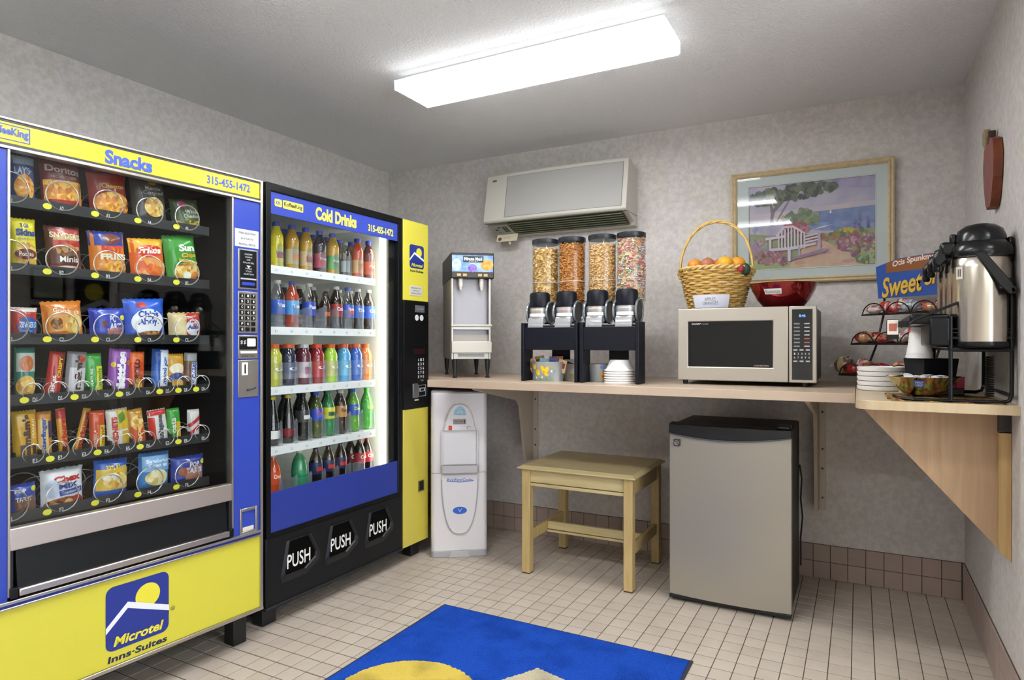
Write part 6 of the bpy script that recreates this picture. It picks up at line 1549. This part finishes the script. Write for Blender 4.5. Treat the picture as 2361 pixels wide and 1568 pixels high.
# ------------------------------------------------------------------ pastry rack
PR_ROT = -math.atan2(.677, .853)
PRK = thing('pastry_rack', 'three tier dark wire rack with blue sweet shop sign', 'display rack', (.192, 3.385, COUNTER_Z), PR_ROT)
M_W2 = pm('#2c1f1c', .4, metal=.4)
TIER = [(.325, 0.0), (.190, -.072), (.050, -.150)]            # height, forward offset
PWD = .355
for x in (-.150, .150):
    MB().tube([(x, .055, .56), (x, .050, .34), (x, .0, .19), (x - math.copysign(.0, x), -.075, .055), (x, -.085, .006), (x, .02, .006), (x, .075, .004)], .005, 8).build('post', M_W2, PRK)
MB().tube([(-.150, -.085, .006), (.150, -.085, .006)], .005, 8).build('base_wire', M_W2, PRK)
for h, f in TIER:
    y0, y1 = f - .065, f + .062
    MB().tube([(-PWD / 2, y0, h), (PWD / 2, y0, h), (PWD / 2, y1, h + .012), (-PWD / 2, y1, h + .012)], .0035, 6, closed=True).build('shelf_rim', M_W2, PRK)
    for k in range(16):
        x = -PWD / 2 + PWD * (k + .5) / 16; MB().tube([(x, y0, h), (x + .02, y1, h + .012)], .0016, 5).build('shelf_wire', M_W2, PRK)
    for k in range(3):
        c_ = -PWD / 2 + PWD * (k + .5) / 3; r_ = PWD / 6 - .004
        MB().tube([(c_ + r_ * math.cos(a), y0, h + .052 * math.sin(a)) for a in [math.pi * i / 14 for i in range(15)]], .0028, 6).build('hoop', M_W2, PRK)
sg = MB().prism([(-.165, .405), (.225, .405), (.238, .565), (.09, .588), (-.07, .582), (-.178, .555)], .030, .034, 'y').build('sign', pm('#2450a0', .5), PRK, smooth=False)
sf = xz(.0292); 
poly([(-.125, .522), (.225, .522), (.232, .562), (.09, .585), (-.07, .579), (-.125, .566)], sf, pm('#8a5424', .5), sg, 'brown_band')
SIGN_G = pm('#e0b84a', .45); SIGN_S = pm('#6a4a1c', .5)
for dx, dz, m_, off in ((.004, -.004, SIGN_S, .0286), (0, 0, SIGN_G, .028)):
    lettering('Sweet', -.050 + dx, .463 + dz, .200, .092, xz(off), m_, sg, .02, .35, .12); lettering('Shop', .130 + dx, .487 + dz, .150, .11, xz(off), m_, sg, .02, .35, .12)
for off, m_, bo in ((.0284, pm('#b86a50', .5), .07), (.0278, pm('#eedfd0', .5), .02)):
    lettering('Otis Spunkmeyer', .030, .570, .245, .034, xz(off), m_, sg, bo, .1, .06, arc=.008)
WR = [('#c23430', '#d8d0cc', 'red and clear wrapped pastry'), ('#b8403a', '#c9a070', 'red and tan wrapped muffin'), ('#a82c2c', '#8a4a30', 'dark red wrapped brownie'), ('#d8d4d6', '#c23a34', 'clear wrapped danish with a red band'), ('#c9a878', '#b0302c', 'golden wrapped muffin with a red band'), ('#3a201c', '#b8302c', 'dark chocolate muffin in a red wrapper'), ('#c4c8d0', '#8a949c', 'silver wrapped cookie'), ('#9a3430', '#e0d4c8', 'crimson wrapped bun')]
def pastry(label, x, y, z, rx, ry, rz, c1, c2, rot, k):
    b = MB(); rr = random.Random(k)
    nu, nv = 12, 8
    b.ball((0, 0, rz), rx, ry, rz, 14, 9)
    b.v = [(vx * (1 + .12 * math.sin(9 * vz / rz + k)), vy * (1 + .14 * math.sin(7 * vx / rx + k)), vz * (1 + .08 * math.sin(11 * vx / rx))) for vx, vy, vz in b.v]
    o = b.build('wrapped_pastry', pm(c1, .18, coat=.8, mott=c2, mscale=26, bump=.5, bscale=60, bdist=.006), ang=70)
    M = Matrix.Translation((.192, 3.385, COUNTER_Z)) @ Matrix.Rotation(PR_ROT, 4, 'Z')
    o.location = M @ Vector((x, y, z)); o.rotation_euler = (0, 0, PR_ROT + rot)
    tag(o, label, 'pastry', 'wrapped pastries on the wire rack')
    for s_ in (-1, 1):
        f_ = MB().add([(s_ * rx * .9, -.004, rz * .9), (s_ * rx * 1.35, -ry * .5, rz * .7), (s_ * rx * 1.38, ry * .1, rz * 1.2), (s_ * rx * 1.32, ry * .5, rz * .8)], [(0, 1, 2), (0, 2, 3)])
        f_.build('wrapper_end', clear_mat('cellophane', (.95, .95, .95), 3.0, .1, (.85, .83, .82), .35), o, smooth=False)
    bd_ = MB().lathe([(1.02, -.35), (1.03, .0), (1.02, .35)], 16, cap0=False, cap1=False)
    bd_.v = [(vx * .0 + vz * rx * .8, vx * ry, rz + vy * rz) for vx, vy, vz in bd_.v]
    bd_.build('printed_band', pm(c2, .25, coat=.6), o)
    return o
TN = ['top tier', 'middle tier', 'bottom tier']
kk = 0
for ti, (h, f) in enumerate(TIER):
    for ri, yy in enumerate((f - .032, f + .022)):
        for ci in range(4):
            x = -PWD / 2 + PWD * (ci + .5) / 4 + (.012 if ri else -.004)
            idx = (kk * 3 + ti) % 8 if ti < 2 else (5, 2, 7, 5, 0, 5, 1, 2)[kk % 8]
            c1, c2, nm = WR[idx]
            pos = ('left', 'inner left', 'inner right', 'right')[ci]
            pastry('%s, %s row, %s' % (nm, 'front' if ri == 0 else 'back', TN[ti]), x, yy, h + .006 + .012 * ri, .040, .027, .019 + .004 * (kk % 3), c1, c2, rnd.uniform(-.4, .4), kk)
            kk += 1
o = pastry('large chocolate muffin in clear wrap at the bottom tier end', -.190, TIER[2][1] - .01, TIER[2][0] + .002, .048, .045, .040, '#2c1a16', '#c8b08a', .2, 99)
